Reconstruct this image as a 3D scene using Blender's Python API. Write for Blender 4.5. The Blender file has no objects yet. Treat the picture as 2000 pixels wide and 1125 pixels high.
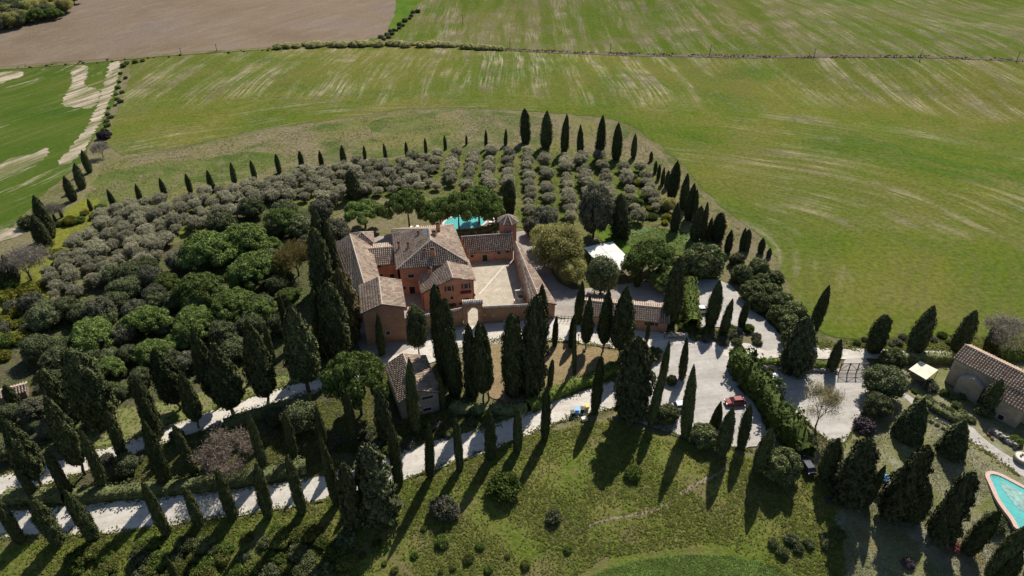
import bpy, bmesh, math, random
import numpy as np
from mathutils import Vector, Matrix
from mathutils.geometry import tessellate_polygon

# ---------------------------------------------------------------- camera, sky, sun, exposure
SC = bpy.context.scene
COL = SC.collection
FPX, PITCH, CAMH = 1333.0, math.radians(34), 93.0      # focal length in pixels of a 2000 px wide picture
cam = bpy.data.cameras.new('camera'); cam.sensor_width = 36; cam.lens = 36 * FPX / 2000
cam.clip_start = 1; cam.clip_end = 6000
co = bpy.data.objects.new('camera', cam); COL.objects.link(co)
co.location = (0, 0, CAMH); co.rotation_euler = (math.pi / 2 - PITCH, 0, 0); SC.camera = co
SUN_EL, SUN_AZ = math.radians(47), math.radians(24)     # azimuth from +Y towards +X
w = bpy.data.worlds.new('World'); SC.world = w; w.use_nodes = True
nt = w.node_tree; bg = nt.nodes['Background']
sky = nt.nodes.new('ShaderNodeTexSky'); sky.sky_type = 'NISHITA'; sky.sun_disc = False
sky.sun_elevation = SUN_EL; sky.sun_rotation = SUN_AZ; sky.air_density = 1.0; sky.dust_density = 0.6
nt.links.new(sky.outputs[0], bg.inputs[0]); bg.inputs[1].default_value = 0.075
sl = bpy.data.lights.new('sun', 'SUN'); sl.energy = 5.0; sl.angle = math.radians(0.5); sl.color = (1, .95, .87)
so = bpy.data.objects.new('sun', sl); COL.objects.link(so)
SD = Vector((math.cos(SUN_EL) * math.sin(SUN_AZ), math.cos(SUN_EL) * math.cos(SUN_AZ), math.sin(SUN_EL)))
so.rotation_euler = SD.to_track_quat('Z', 'Y').to_euler()
SC.view_settings.view_transform = 'Standard'; SC.view_settings.look = 'None'
SC.view_settings.exposure = 0.62; SC.view_settings.gamma = 1
SC.cycles.max_bounces = 5; SC.cycles.diffuse_bounces = 2; SC.cycles.transparent_max_bounces = 8
SC.cycles.volume_bounces = 0

rnd = random.Random(7); nr = np.random.default_rng(7)
R = math.radians
# ---------------------------------------------------------------- terrain and survey
def sst(t): t = min(1, max(0, t)); return t * t * (3 - 2 * t)
def T(x, y):
    z = -4.5 * sst((86 - y) / 34.0) * (1 - .45 * sst((x - 38) / 30.0))
    d = math.hypot(x * .8, y - 150); s = sst((d - 98) / 150.0)
    z += -7 * s + s * (2.6 * math.sin(x / 60 + y / 95) + 1.9 * math.sin(y / 44 - x / 130 + 1) + .8 * math.sin(x / 27 + 2 * math.sin(y / 50)))
    return z
def ray(px, py):
    u = (px - 1000) / FPX; v = (py - 562.5) / FPX
    return (u, math.cos(PITCH) - v * math.sin(PITCH), -math.sin(PITCH) - v * math.cos(PITCH))
def at(px, py, z=None):
    """point of the ground (or of the level z) that the survey photograph shows at this spot"""
    d = ray(px, py)
    if z is not None:
        t = (z - CAMH) / d[2]; return Vector((d[0] * t, d[1] * t, z))
    g = 0.
    for i in range(25):
        t = (g - CAMH) / d[2]; g = .5 * g + .5 * T(d[0] * t, d[1] * t)
    t = (g - CAMH) / d[2]
    return Vector((d[0] * t, d[1] * t, g))
def hat(y, py):
    d = ray(1000, py); return CAMH + y * d[2] / d[1]
def pix(p):
    dz = p[2] - CAMH; dep = p[1] * math.cos(PITCH) - dz * math.sin(PITCH); up = p[1] * math.sin(PITCH) + dz * math.cos(PITCH)
    return 1000 + FPX * p[0] / dep, 562.5 - FPX * up / dep, dep
def inpoly(x, y, P):
    c = False; n = len(P)
    for i in range(n):
        a, b = P[i], P[i - 1]
        if (a[1] > y) != (b[1] > y) and x < (b[0] - a[0]) * (y - a[1]) / (b[1] - a[1]) + a[0]: c = not c
    return c

# ---------------------------------------------------------------- objects
def tag(o, label=None, cat=None, group=None, kind=None):
    if label: o['label'] = label
    if cat: o['category'] = cat
    if group: o['group'] = group
    if kind: o['kind'] = kind
    return o
def empty(name, loc, rz=0, label=None, cat=None, group=None):
    o = bpy.data.objects.new(name, None); COL.objects.link(o); o.location = loc; o.rotation_euler = (0, 0, rz); o.empty_display_size = .3
    return tag(o, label, cat, group)
def link(name, me, parent=None, mat=None, kind=None):
    o = bpy.data.objects.new(name, me); COL.objects.link(o)
    if mat is not None and not me.materials: me.materials.append(mat)
    if parent is not None: o.parent = parent
    if kind: o['kind'] = kind
    return o
def mesh_np(name, V, Fq, mat=None, smooth=False):
    V = np.asarray(V, dtype=np.float32); Fq = np.asarray(Fq, dtype=np.int32); k = Fq.shape[1]
    me = bpy.data.meshes.new(name); me.vertices.add(len(V)); me.vertices.foreach_set('co', V.ravel())
    me.loops.add(Fq.size); me.loops.foreach_set('vertex_index', Fq.ravel())
    me.polygons.add(len(Fq)); me.polygons.foreach_set('loop_start', np.arange(0, Fq.size, k, dtype=np.int32))
    me.polygons.foreach_set('loop_total', np.full(len(Fq), k, dtype=np.int32))
    me.update(calc_edges=True)
    if smooth: me.polygons.foreach_set('use_smooth', np.ones(len(Fq), dtype=bool))
    if mat: me.materials.append(mat)
    return me
class MB:
    """collects simple solids into one mesh"""
    def __init__(s): s.v = []; s.f = []
    def add(s, V, Fs): b = len(s.v); s.v += [tuple(p) for p in V]; s.f += [tuple(b + i for i in f) for f in Fs]; return s
    def box(s, c, d, rz=0, rx=0, ry=0):
        m = Matrix.Rotation(rz, 3, 'Z') @ Matrix.Rotation(ry, 3, 'Y') @ Matrix.Rotation(rx, 3, 'X')
        V = [Vector(c) + m @ Vector((sx * d[0] / 2, sy * d[1] / 2, sz * d[2] / 2)) for sz in (-1, 1) for sy in (-1, 1) for sx in (-1, 1)]
        return s.add(V, [(0, 2, 3, 1), (4, 5, 7, 6), (0, 1, 5, 4), (2, 6, 7, 3), (0, 4, 6, 2), (1, 3, 7, 5)])
    def tube(s, a, b, r0, r1=None, n=7, cap=True):
        a = Vector(a); b = Vector(b); r1 = r0 if r1 is None else r1; q = (b - a).to_track_quat('Z', 'Y')
        V = []
        for p, r in ((a, r0), (b, r1)):
            for i in range(n): V.append(p + q @ Vector((r * math.cos(2 * math.pi * i / n), r * math.sin(2 * math.pi * i / n), 0)))
        Fs = [(i, (i + 1) % n, n + (i + 1) % n, n + i) for i in range(n)]
        if cap: Fs += [tuple(range(n))[::-1], tuple(range(n, 2 * n))]
        return s.add(V, Fs)
    def prism(s, pts, z0, z1):
        n = len(pts); V = [(p[0], p[1], z0) for p in pts] + [(p[0], p[1], z1) for p in pts]
        s.add(V, [(i, (i + 1) % n, n + (i + 1) % n, n + i) for i in range(n)])
        b = len(s.v) - 2 * n
        for t in tessellate_polygon([[Vector((p[0], p[1], 0)) for p in pts]]):
            s.f.append(tuple(b + n + i for i in t)); s.f.append(tuple(b + i for i in t[::-1]))
        return s
    def mesh(s, name, mat=None, bevel=0):
        me = bpy.data.meshes.new(name); me.from_pydata(s.v, [], s.f); me.update()
        bm = bmesh.new(); bm.from_mesh(me); bmesh.ops.recalc_face_normals(bm, faces=bm.faces)
        if bevel: bmesh.ops.bevel(bm, geom=bm.edges[:], offset=bevel, segments=2, affect='EDGES', profile=.6, clamp_overlap=True)
        bm.to_mesh(me); bm.free()
        if mat: me.materials.append(mat)
        return me
    def build(s, name, mat, parent=None, bevel=0, kind=None): return link(name, s.mesh(name, mat, bevel), parent, None, kind)

# ---------------------------------------------------------------- materials
class NB:
    def __init__(s, name, rough=.9, spec=.2):
        s.m = bpy.data.materials.new(name); s.m.use_nodes = True; s.t = s.m.node_tree; s.n = s.t.nodes
        s.b = s.n['Principled BSDF']; s.b.inputs['Roughness'].default_value = rough; s.b.inputs['Specular IOR Level'].default_value = spec
        s.co = s.n.new('ShaderNodeTexCoord').outputs['Object']
    def L(s, a, b): s.t.links.new(a, b)
    def map(s, sc=(1, 1, 1), rot=0, src=None, loc=(0, 0, 0)):
        r = s.n.new('ShaderNodeMapping'); r.inputs['Rotation'].default_value = (0, 0, rot); r.inputs['Location'].default_value = loc
        s.L(src or s.co, r.inputs[0])
        r2 = s.n.new('ShaderNodeMapping'); r2.inputs['Scale'].default_value = sc; s.L(r.outputs[0], r2.inputs[0]); return r2.outputs[0]
    def noise(s, scale, detail=4, rough=.55, src=None, dist=0):
        n = s.n.new('ShaderNodeTexNoise'); n.inputs['Scale'].default_value = scale; n.inputs['Detail'].default_value = detail
        n.inputs['Roughness'].default_value = rough; n.inputs['Distortion'].default_value = dist; s.L(src or s.co, n.inputs['Vector']); return n.outputs[0]
    def ramp(s, fac, stops, interp='LINEAR'):
        r = s.n.new('ShaderNodeValToRGB'); e = r.color_ramp.elements; r.color_ramp.interpolation = interp
        while len(e) < len(stops): e.new(.5)
        for i, (p, c) in enumerate(stops): e[i].position = p; e[i].color = (c, c, c, 1) if isinstance(c, (int, float)) else (*c, 1)
        s.L(fac, r.inputs[0]); return r.outputs[0]
    def mix(s, fac, a, b, mode='MIX'):
        m = s.n.new('ShaderNodeMix'); m.data_type = 'RGBA'; m.blend_type = mode
        for v, i in ((fac, 0), (a, 6), (b, 7)):
            if isinstance(v, (int, float)): m.inputs[i].default_value = v if i == 0 else (v, v, v, 1)
            elif isinstance(v, tuple): m.inputs[i].default_value = (*v, 1)
            else: s.L(v, m.inputs[i])
        return m.outputs[2]
    def math(s, op, a, b=0., c=0.):
        m = s.n.new('ShaderNodeMath'); m.operation = op
        for v, i in ((a, 0), (b, 1), (c, 2)):
            if isinstance(v, (int, float)): m.inputs[i].default_value = v
            else: s.L(v, m.inputs[i])
        return m.outputs[0]
    def island(s): return s.n.new('ShaderNodeNewGeometry').outputs['Random Per Island']
    def objrand(s): return s.n.new('ShaderNodeObjectInfo').outputs['Random']
    def bump(s, h, strength=.5, dist=.2):
        b = s.n.new('ShaderNodeBump'); b.inputs['Strength'].default_value = strength; b.inputs['Distance'].default_value = dist
        s.L(h, b.inputs['Height']); s.L(b.outputs[0], s.b.inputs['Normal'])
    def col(s, c):
        if isinstance(c, tuple): s.b.inputs[0].default_value = (*c, 1)
        else: s.L(c, s.b.inputs[0])
        return s.m
def leaf_mat(name, cols, transl=0., rough=.75, var=.35):
    k = NB(name, rough, .06); n = len(cols)
    c = k.ramp(k.island(), [(i / max(1, n - 1), q) for i, q in enumerate(cols)])
    g = k.ramp(k.objrand(), [(0, 1 - var), (1, 1 + var * .6)])
    c = k.mix(1, c, g, 'MULTIPLY')
    big = k.ramp(k.noise(.9, 4, .7), [(.34, .62), (.64, 1.3)]); c = k.mix(1, c, big, 'MULTIPLY')
    k.col(c)
    if transl:
        tr = k.n.new('ShaderNodeBsdfTranslucent'); k.L(c, tr.inputs[0]); ms = k.n.new('ShaderNodeMixShader'); ms.inputs[0].default_value = transl
        k.L(k.b.outputs[0], ms.inputs[1]); k.L(tr.outputs[0], ms.inputs[2]); k.L(ms.outputs[0], k.n['Material Output'].inputs[0])
    return k.m
def plain(name, c, rough=.8, scale=3, var=.2, bump=0, metal=0, spec=.2, dirt=None):
    k = NB(name, rough, spec); k.b.inputs['Metallic'].default_value = metal
    a = tuple(x * (1 - var) for x in c); b = tuple(min(1, x * (1 + var)) for x in c)
    h = k.noise(scale, 5, .6); q = k.ramp(h, [(.3, a), (.7, b)])
    if dirt: q = k.mix(k.ramp(k.noise(.6, 5, .7), [(.5, 0.), (.7, .8)]), q, dirt)
    k.col(q)
    if bump: k.bump(h, bump, .05)
    return k.m

M = {}
M['cypress'] = leaf_mat('cypress_leaf', [(0.023, 0.034, 0.015), (0.049, 0.063, 0.024), (0.122, 0.122, 0.049), (0.034, 0.049, 0.018)])
M['cypress_brown'] = leaf_mat('cypress_brown_leaf', [(.09, .08, .035), (.18, .14, .06), (.11, .10, .045)], .2)
M['cypress_grey'] = leaf_mat('cypress_grey_leaf', [(0.036, 0.046, 0.021), (0.098, 0.102, 0.046), (0.057, 0.066, 0.030)])
M['pine'] = leaf_mat('pine_needles', [(0.081, 0.127, 0.033), (0.127, 0.178, 0.045), (0.178, 0.223, 0.059), (0.067, 0.097, 0.026)], .25)
M['oak'] = leaf_mat('oak_leaf', [(0.059, 0.076, 0.030), (0.109, 0.131, 0.054), (0.168, 0.176, 0.092), (0.076, 0.097, 0.037)], .2)
M['oakgrey'] = leaf_mat('grey_oak_leaf', [(0.084, 0.094, 0.054), (0.144, 0.144, 0.090), (0.204, 0.192, 0.132), (0.096, 0.102, 0.058)], .25)
M['olive'] = leaf_mat('olive_leaf', [(.22, .21, .13), (.33, .31, .20), (.45, .42, .30), (.26, .25, .155)], .5, .6)
M['willow'] = leaf_mat('spring_leaf', [(0.270, 0.270, 0.081), (0.378, 0.365, 0.121), (0.446, 0.419, 0.162), (0.284, 0.257, 0.108)], .45)
M['farwillow'] = leaf_mat('far_willow_leaf', [(.38, .38, .17), (.48, .46, .21), (.55, .52, .26)], .5, .8, .12)
M['wildgreen'] = leaf_mat('wild_green_leaf', [(.12, .15, .03), (.17, .19, .045), (.20, .20, .06), (.11, .12, .035)], .4)
M['shrubgreen'] = leaf_mat('shrub_leaf', [(0.077, 0.121, 0.024), (0.127, 0.176, 0.039), (0.176, 0.220, 0.050), (0.083, 0.105, 0.031)], .4)
M['shrubyellow'] = leaf_mat('yellow_shrub_leaf', [(.17, .18, .025), (.25, .25, .035), (.32, .30, .06), (.15, .155, .035)], .45)
M['laurel'] = leaf_mat('laurel_leaf', [(0.062, 0.085, 0.028), (0.110, 0.138, 0.044), (0.179, 0.186, 0.083), (0.083, 0.085, 0.039)], .2)
M['leyland'] = leaf_mat('leyland_leaf', [(0.054, 0.090, 0.022), (0.090, 0.132, 0.031), (0.132, 0.174, 0.043), (0.054, 0.072, 0.022)], .25)
M['red'] = leaf_mat('red_flowers', [(.16, .05, .05), (.26, .09, .08), (.12, .07, .05)])
M['pinkbare'] = leaf_mat('bare_twigs', [(.17, .135, .10), (.22, .175, .135), (.13, .10, .075)], .3)
M['yellowbare'] = leaf_mat('budding_twigs', [(0.240, 0.210, 0.090), (0.330, 0.285, 0.135), (0.165, 0.135, 0.075)], .3)
M['greybare'] = leaf_mat('grey_twigs', [(0.195, 0.165, 0.135), (0.255, 0.225, 0.180), (0.135, 0.112, 0.098)], .3)
M['purple'] = leaf_mat('purple_twigs', [(.07, .05, .06), (.11, .08, .09), (.06, .05, .045)])
M['gold'] = leaf_mat('gold_leaf', [(.12, .10, .03), (.18, .14, .04), (.14, .12, .05)], .2)
M['bark'] = plain('bark', (.10, .075, .055), .95, 6, .3, .6)
M['barkgrey'] = plain('grey_bark', (.13, .12, .10), .95, 6, .3, .6)
M['tuft'] = leaf_mat('grass_tuft', [(.10, .135, .02), (.15, .17, .03), (.21, .20, .06), (.09, .125, .02), (.18, .16, .07)], .5, .8, .1)
M['ditchreed'] = leaf_mat('ditch_reed', [(.10, .07, .05), (.14, .10, .07), (.07, .055, .04)], .2)
M['drytuft'] = leaf_mat('dry_grass_tuft', [(.20, .17, .09), (.26, .22, .13), (.12, .14, .04), (.22, .185, .11)], .5, .8, .1)
M['daisy'] = leaf_mat('pale_flower_tuft', [(.20, .19, .11), (.32, .30, .24), (.15, .16, .06), (.24, .22, .15)], .5, .8, .1)

def grass(name, cols, sc=.05, fine=1.2, bump=.8, patch=None, rowrot=None, rowsc=1.6, rowcol=(.2, .22, .08)):
    k = NB(name, 1., .0)
    n = k.noise(sc, 6, .62, dist=.6); c = k.ramp(n, [(.3 + .4 * i / (len(cols) - 1), q) for i, q in enumerate(cols)])
    f = k.noise(fine, 6, .7); c = k.mix(.75, c, k.ramp(f, [(.3, .45), (.52, 1.), (.72, 1.5)]), 'MULTIPLY')
    if patch: c = k.mix(k.ramp(k.noise(sc * 2.7, 6, .7), [(.52, 0.), (.63, .85)]), c, patch)
    if rowrot is not None:
        wv = k.n.new('ShaderNodeTexWave'); wv.inputs['Scale'].default_value = rowsc; wv.inputs['Distortion'].default_value = .6; k.L(k.map((1, 1, 1), rowrot), wv.inputs[0])
        c = k.mix(k.math('MULTIPLY', wv.outputs[1], .5), c, rowcol)
    k.col(c); k.bump(f, bump, .35); return k.m
M['ground'] = grass('ground_rough_grass', [(.060, .075, .022), (.10, .10, .040), (.14, .122, .068), (.085, .095, .028)], .03, .9, .8, (.15, .122, .08))
M['slope'] = grass('slope_grass', [(.060, .100, .014), (.098, .125, .022), (.135, .13, .038), (.070, .115, .016)], .06, 1.4, 1., (.14, .115, .055))
M['grove'] = grass('grove_grass', [(.060, .085, .016), (.085, .105, .022), (.115, .11, .045), (.07, .09, .02)], .05, 1.2)
M['grovedry'] = grass('dry_grove_grass', [(.09, .10, .035), (.12, .115, .048), (.09, .11, .025)], .05, 1.2, .8, (.12, .13, .025))
M['yellowgrass'] = grass('yellow_green_grass', [(.095, .115, .018), (.14, .145, .025), (.11, .11, .03)], .09, 1.)
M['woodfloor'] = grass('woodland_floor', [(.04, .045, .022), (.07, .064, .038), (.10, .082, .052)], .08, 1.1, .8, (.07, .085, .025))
M['lawn'] = grass('dry_lawn', [(.17, .125, .07), (.22, .16, .09), (.19, .145, .075), (.15, .135, .05)], .08, 2.5, .5)
M['lawnside'] = grass('side_lawn', [(.12, .13, .045), (.15, .15, .06), (.10, .14, .03)], .12, 2., .6, (.17, .13, .08))
M['garden'] = grass('garden_grass', [(.095, .115, .028), (.14, .145, .055), (.19, .18, .10), (.16, .125, .05)], .10, 3.2, .8, (.24, .23, .17))
M['lushlawn'] = grass('lush_lawn', [(.05, .095, .014), (.065, .115, .017), (.10, .12, .022)], .1, 1.5, .5)
M['crop'] = grass('crop_rows', [(.05, .10, .018), (.075, .13, .022), (.06, .11, .02)], .1, 2.2, .8, None, R(20), 1.1, (.15, .19, .06))
M['ivy'] = grass('ivy_cover', [(.09, .14, .06), (.12, .17, .07), (.10, .13, .055)], .2, 1.8, 1.)
M['scrubland'] = grass('scrub_grass', [(.070, .095, .022), (.15, .125, .075), (.125, .12, .042), (.16, .13, .08)], .022, .8, .8, (.055, .082, .020))

def field_main(name, g, cx, cy, split, soil=(.27, .225, .15), rows_y=True, amt=1.):
    k = NB(name, 1., .0)
    c = k.ramp(k.noise(.016, 7, .68, dist=.8), [(.36, g[0]), (.46, g[1]), (.54, g[2]), (.64, g[3])])
    sep = k.n.new('ShaderNodeSeparateXYZ'); k.L(k.co, sep.inputs[0]); x, y = sep.outputs[0], sep.outputs[1]
    # straight drill rows, nearly along Y, wandering a little
    wob = k.noise(.008, 2, .5)
    xs = k.math('ADD', x, k.math('MULTIPLY', k.math('SUBTRACT', wob, .5), 10.))
    cmb = k.n.new('ShaderNodeCombineXYZ'); k.L(k.math('MULTIPLY', xs, .11), cmb.inputs[0]); k.L(k.math('MULTIPLY', y, .008), cmb.inputs[1])
    st = k.noise(1., 5, .68, cmb.outputs[0])
    fine = k.n.new('ShaderNodeCombineXYZ'); k.L(k.math('MULTIPLY', xs, .95), fine.inputs[0]); k.L(k.math('MULTIPLY', y, .03), fine.inputs[1])
    stf = k.noise(1., 3, .6, fine.outputs[0])
    # contour rows round the knoll
    dx = k.math('SUBTRACT', x, cx); dy = k.math('SUBTRACT', y, cy)
    rr = k.math('SQRT', k.math('ADD', k.math('MULTIPLY', k.math('MULTIPLY', dx, dx), .35), k.math('MULTIPLY', dy, dy)))
    rr = k.math('ADD', rr, k.math('MULTIPLY', wob, 40.))
    th = k.math('ARCTAN2', dy, dx)
    cm2 = k.n.new('ShaderNodeCombineXYZ'); k.L(k.math('MULTIPLY', rr, .42), cm2.inputs[0]); k.L(k.math('MULTIPLY', th, 2.2), cm2.inputs[1])
    ct = k.noise(1., 6, .72, cm2.outputs[0])
    zone = k.ramp(k.math('ADD', k.math('DIVIDE', k.math('SUBTRACT', y, split), 40.), k.math('MULTIPLY', k.math('SUBTRACT', k.noise(.02, 3), .5), 1.6)), [(0., 0.), (.5, 1.)])
    pat = k.noise(.02, 4, .6, k.map((1, .55, 1)))
    mk1 = k.math('MULTIPLY', k.ramp(st, [(.45, 0.), (.57, 1.)]), k.ramp(pat, [(.28, 0.), (.48, 1.)]))
    mk1 = k.math('MULTIPLY', mk1, k.ramp(stf, [(.40, .0), (.58, 1.)]))
    pat2 = k.noise(.022, 5, .65, k.map((.7, 1, 1), 0, None, (50, 30, 0)))
    mk2 = k.math('MULTIPLY', k.ramp(ct, [(.48, 0.), (.62, 1.)]), k.ramp(pat2, [(.46, 0.), (.62, 1.)]))
    mk = k.math('MULTIPLY', k.mix(zone, mk2, mk1), .95 * amt)
    c = k.mix(k.ramp(k.mix(zone, ct, st), [(.38, .7), (.52, 0.)]), c, g[4])
    c = k.mix(k.ramp(k.noise(.035, 6, .7, dist=1.), [(.50, 0.), (.66, .6)]), c, tuple(v * f_ for v, f_ in zip(g[2], (1.25, 1.0, 2.2))))
    c = k.mix(k.ramp(k.noise(.006, 4, .6), [(.45, 0.), (.6, .5)]), c, g[0])
    soilc = k.ramp(k.noise(.06, 5, .65), [(.38, tuple(v * .42 for v in soil)), (.52, tuple(v * .7 for v in soil)), (.66, soil)])
    c = k.mix(mk, c, soilc)
    f = k.noise(.8, 5, .75); c = k.mix(.8, c, k.ramp(f, [(.3, .5), (.5, 1.), (.72, 1.5)]), 'MULTIPLY')
    # scattered dark weeds
    c = k.mix(k.ramp(k.noise(.55, 3, .8), [(.70, 0.), (.76, .6)]), c, (.04, .06, .02))
    k.col(c); k.bump(f, .5, .4); return k.m
G1 = [(.050, .084, .012), (.074, .099, .014), (.094, .104, .017), (.118, .112, .027), (.092, .088, .028)]
M['fieldmain'] = field_main('green_field_soil', G1, 0, 150, 268)
M['fieldup'] = field_main('upper_field_soil', [(.062, .092, .014), (.082, .100, .019), (.098, .100, .028), (.112, .104, .044), (.06, .08, .014)], 150, 600, 250, (.24, .195, .145), amt=.8)
def stripe_field(name, g, rot, bare, lo=.52, hi=.66):
    k = NB(name, 1., .0)
    c = k.ramp(k.noise(.02, 4, .6), [(.3, g[0]), (.5, g[1]), (.7, g[2])])
    s1 = k.noise(1., 5, .7, k.map((.25, .012, 1), rot)); c = k.mix(k.ramp(s1, [(.5, 0.), (.7, .6)]), c, g[3])
    s2 = k.noise(1., 5, .75, k.map((.16, .02, 1), rot, None, (7, 3, 0)))
    c = k.mix(k.ramp(s2, [(lo, 0.), (hi, .9)]), c, bare)
    f = k.noise(.9, 5, .7); c = k.mix(.5, c, k.ramp(f, [(.3, .6), (.5, 1.), (.72, 1.3)]), 'MULTIPLY')
    k.col(c); k.bump(f, .5, .3); return k.m
M['wheat'] = stripe_field('wheat_field_soil', [(.036, .068, .011), (.052, .080, .013), (.072, .088, .018), (.12, .115, .042)], R(22), (.30, .25, .19), .58, .70)
M['plough'] = stripe_field('ploughed_soil', [(.130, .098, .066), (.158, .120, .086), (.150, .118, .098), (.125, .092, .058)], R(30), (.185, .155, .12), .5, .8)
M['bare'] = stripe_field('bare_soil', [(.30, .24, .19), (.38, .31, .25), (.34, .28, .22), (.22, .19, .12)], R(22), (.09, .10, .03), .42, .56)
M['bareground'] = grass('bare_ground', [(.16, .12, .085), (.21, .165, .12), (.17, .14, .10)], .15, 2., .5)
def gravel(name, a, b, weeds=.0):
    k = NB(name, .95, .08); n = k.noise(.25, 6, .65); c = k.ramp(n, [(.3, a), (.7, b)])
    tr = k.noise(1., 5, .7, k.map((.07, 1.3, 1), R(-10))); c = k.mix(k.ramp(tr, [(.42, .32), (.54, 0.)]), c, tuple(v * .72 for v in a))
    c = k.mix(k.ramp(k.noise(.9, 6, .8), [(.40, .4), (.5, 0.)]), c, tuple(v * .7 for v in a))
    c = k.mix(k.ramp(k.noise(.12, 5, .7), [(.52, 0.), (.68, .45)]), c, (.24, .215, .17))
    f = k.noise(5., 4, .8); c = k.mix(.5, c, k.ramp(f, [(.3, .7), (.7, 1.25)]), 'MULTIPLY')
    c = k.mix(k.ramp(k.noise(.5, 6, .75), [(.58, 0.), (.72, .35)]), c, tuple(v * .6 for v in a))
    k.col(c); k.bump(f, .3, .05); return k.m
M['gravel'] = gravel('white_gravel', (.40, .365, .31), (.54, .495, .43))
M['gravelgrey'] = gravel('grey_gravel', (.30, .275, .245), (.42, .39, .35))
M['gravelyard'] = gravel('yard_gravel', (.24, .21, .185), (.33, .30, .26))

def paving():
    k = NB('stone_paving', .85, .2)
    br = k.n.new('ShaderNodeTexBrick'); br.inputs['Scale'].default_value = 1.; br.inputs['Brick Width'].default_value = .5; br.inputs['Row Height'].default_value = .28
    br.inputs['Mortar Size'].default_value = .03; br.inputs['Color1'].default_value = (.44, .38, .29, 1); br.inputs['Color2'].default_value = (.33, .285, .22, 1); br.inputs['Mortar'].default_value = (.20, .18, .13, 1)
    k.L(k.map((1, 1, 1), R(-10)), br.inputs[0])
    c = k.mix(.7, br.outputs[0], k.ramp(k.noise(.45, 6, .65), [(.3, .72), (.7, 1.25)]), 'MULTIPLY')
    k.col(c); k.bump(br.outputs[1], .3, .02); return k.m
M['paving'] = paving()
def masonry(name, a, b, mort, w=.55, h=.22, dirt=(.14, .10, .07)):
    k = NB(name, .92, .1)
    sep = k.n.new('ShaderNodeSeparateXYZ'); k.L(k.co, sep.inputs[0]); cm = k.n.new('ShaderNodeCombineXYZ')
    k.L(k.math('ADD', sep.outputs[0], k.math('MULTIPLY', sep.outputs[1], .9)), cm.inputs[0]); k.L(sep.outputs[2], cm.inputs[1])
    br = k.n.new('ShaderNodeTexBrick'); br.inputs['Scale'].default_value = 1.; br.inputs['Brick Width'].default_value = w; br.inputs['Row Height'].default_value = h
    br.inputs['Mortar Size'].default_value = .02; br.inputs['Color1'].default_value = (*a, 1); br.inputs['Color2'].default_value = (*b, 1); br.inputs['Mortar'].default_value = (*mort, 1)
    k.L(cm.outputs[0], br.inputs[0])
    c = k.mix(.8, br.outputs[0], k.ramp(k.noise(.5, 6, .65), [(.28, .68), (.72, 1.25)]), 'MULTIPLY')
    c = k.mix(k.ramp(k.noise(.35, 5, .7), [(.55, 0.), (.75, .6)]), c, dirt)
    k.col(c); k.bump(br.outputs[1], .4, .02); return k.m
M['wallred'] = masonry('red_plaster_brick', (.47, .24, .15), (.41, .205, .125), (.45, .27, .18))
M['wallpink'] = masonry('pink_plaster', (.46, .22, .15), (.42, .20, .14), (.44, .23, .16), 1.2, .5)
M['wallbrick'] = masonry('aged_brick', (.38, .20, .125), (.30, .16, .10), (.34, .23, .16))
M['wallcream'] = masonry('cream_plaster', (.42, .33, .24), (.40, .31, .22), (.41, .32, .23), 1.5, .6)
M['wallstone'] = masonry('grey_stone', (.30, .26, .22), (.22, .19, .16), (.20, .18, .15), .6, .3)
def tiles(name, cols):
    k = NB(name, .9, .15); n = len(cols); c = k.ramp(k.island(), [(i / (n - 1), q) for i, q in enumerate(cols)])
    c = k.mix(.85, c, k.ramp(k.noise(.35, 6, .7), [(.3, .66), (.7, 1.3)]), 'MULTIPLY')
    c = k.mix(k.ramp(k.noise(.9, 6, .75), [(.55, 0.), (.68, .6)]), c, (.26, .235, .20))
    k.col(c); return k.m
M['tiles'] = tiles('roof_tile_clay', [(.24, .175, .13), (.33, .255, .19), (.44, .35, .265), (.27, .195, .145), (.38, .265, .19), (.40, .33, .26)])
M['tileswarm'] = tiles('roof_tile_warm', [(.36, .22, .14), (.48, .33, .22), (.56, .42, .30), (.40, .25, .16), (.50, .40, .30)])
M['tilespale'] = tiles('coping_tile_pale', [(.42, .34, .28), (.60, .53, .46), (.50, .40, .33), (.66, .60, .54)])
M['tilebed'] = plain('tile_mortar_bed', (.09, .065, .05), .95)  # dark mortar colour of the slab that the tiles lie on
M['ridge'] = plain('mortared_ridge', (.36, .29, .24), .9, 4, .25)
M['dark'] = plain('dark_glass', (.02, .022, .025), .45, 2, .1, spec=.3)
M['shutter'] = plain('brown_shutter', (.08, .05, .035), .7)
M['frame'] = plain('stone_frame', (.42, .36, .30), .85)
M['white'] = plain('white_paint', (.72, .70, .66), .7, 2, .08)
M['canvas'] = plain('white_canvas', (.56, .54, .49), .8, 1.2, .1, dirt=(.5, .47, .40))
M['cream'] = plain('cream_canvas', (.62, .56, .42), .85, 1.5, .12, dirt=(.42, .37, .27))
M['stone'] = plain('pale_stone', (.50, .46, .39), .9, 5, .25, .3)
M['rubble'] = leaf_mat('rubble_stone', [(.20, .18, .15), (.32, .29, .25), (.42, .38, .33), (.14, .12, .10)])
M['wood'] = plain('weathered_wood', (.20, .14, .10), .85, 8, .25)
M['iron'] = plain('dark_iron', (.04, .035, .035), .6, 5, .2, 0, .4)
M['rust'] = plain('rusty_iron', (.16, .11, .085), .8, 5, .3)
M['tyre'] = plain('black_rubber', (.02, .02, .02), .8)
M['rim'] = plain('wheel_rim', (.35, .35, .36), .35, 3, .1, 0, .8)
M['lamp'] = plain('lamp_glass', (.7, .7, .68), .2, 3, .05)
M['blue'] = plain('blue_plastic', (.06, .22, .55), .5)
M['bluelight'] = plain('light_blue_plastic', (.16, .38, .75), .5)
M['yellow'] = plain('yellow_plastic', (.5, .42, .05), .5)
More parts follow.
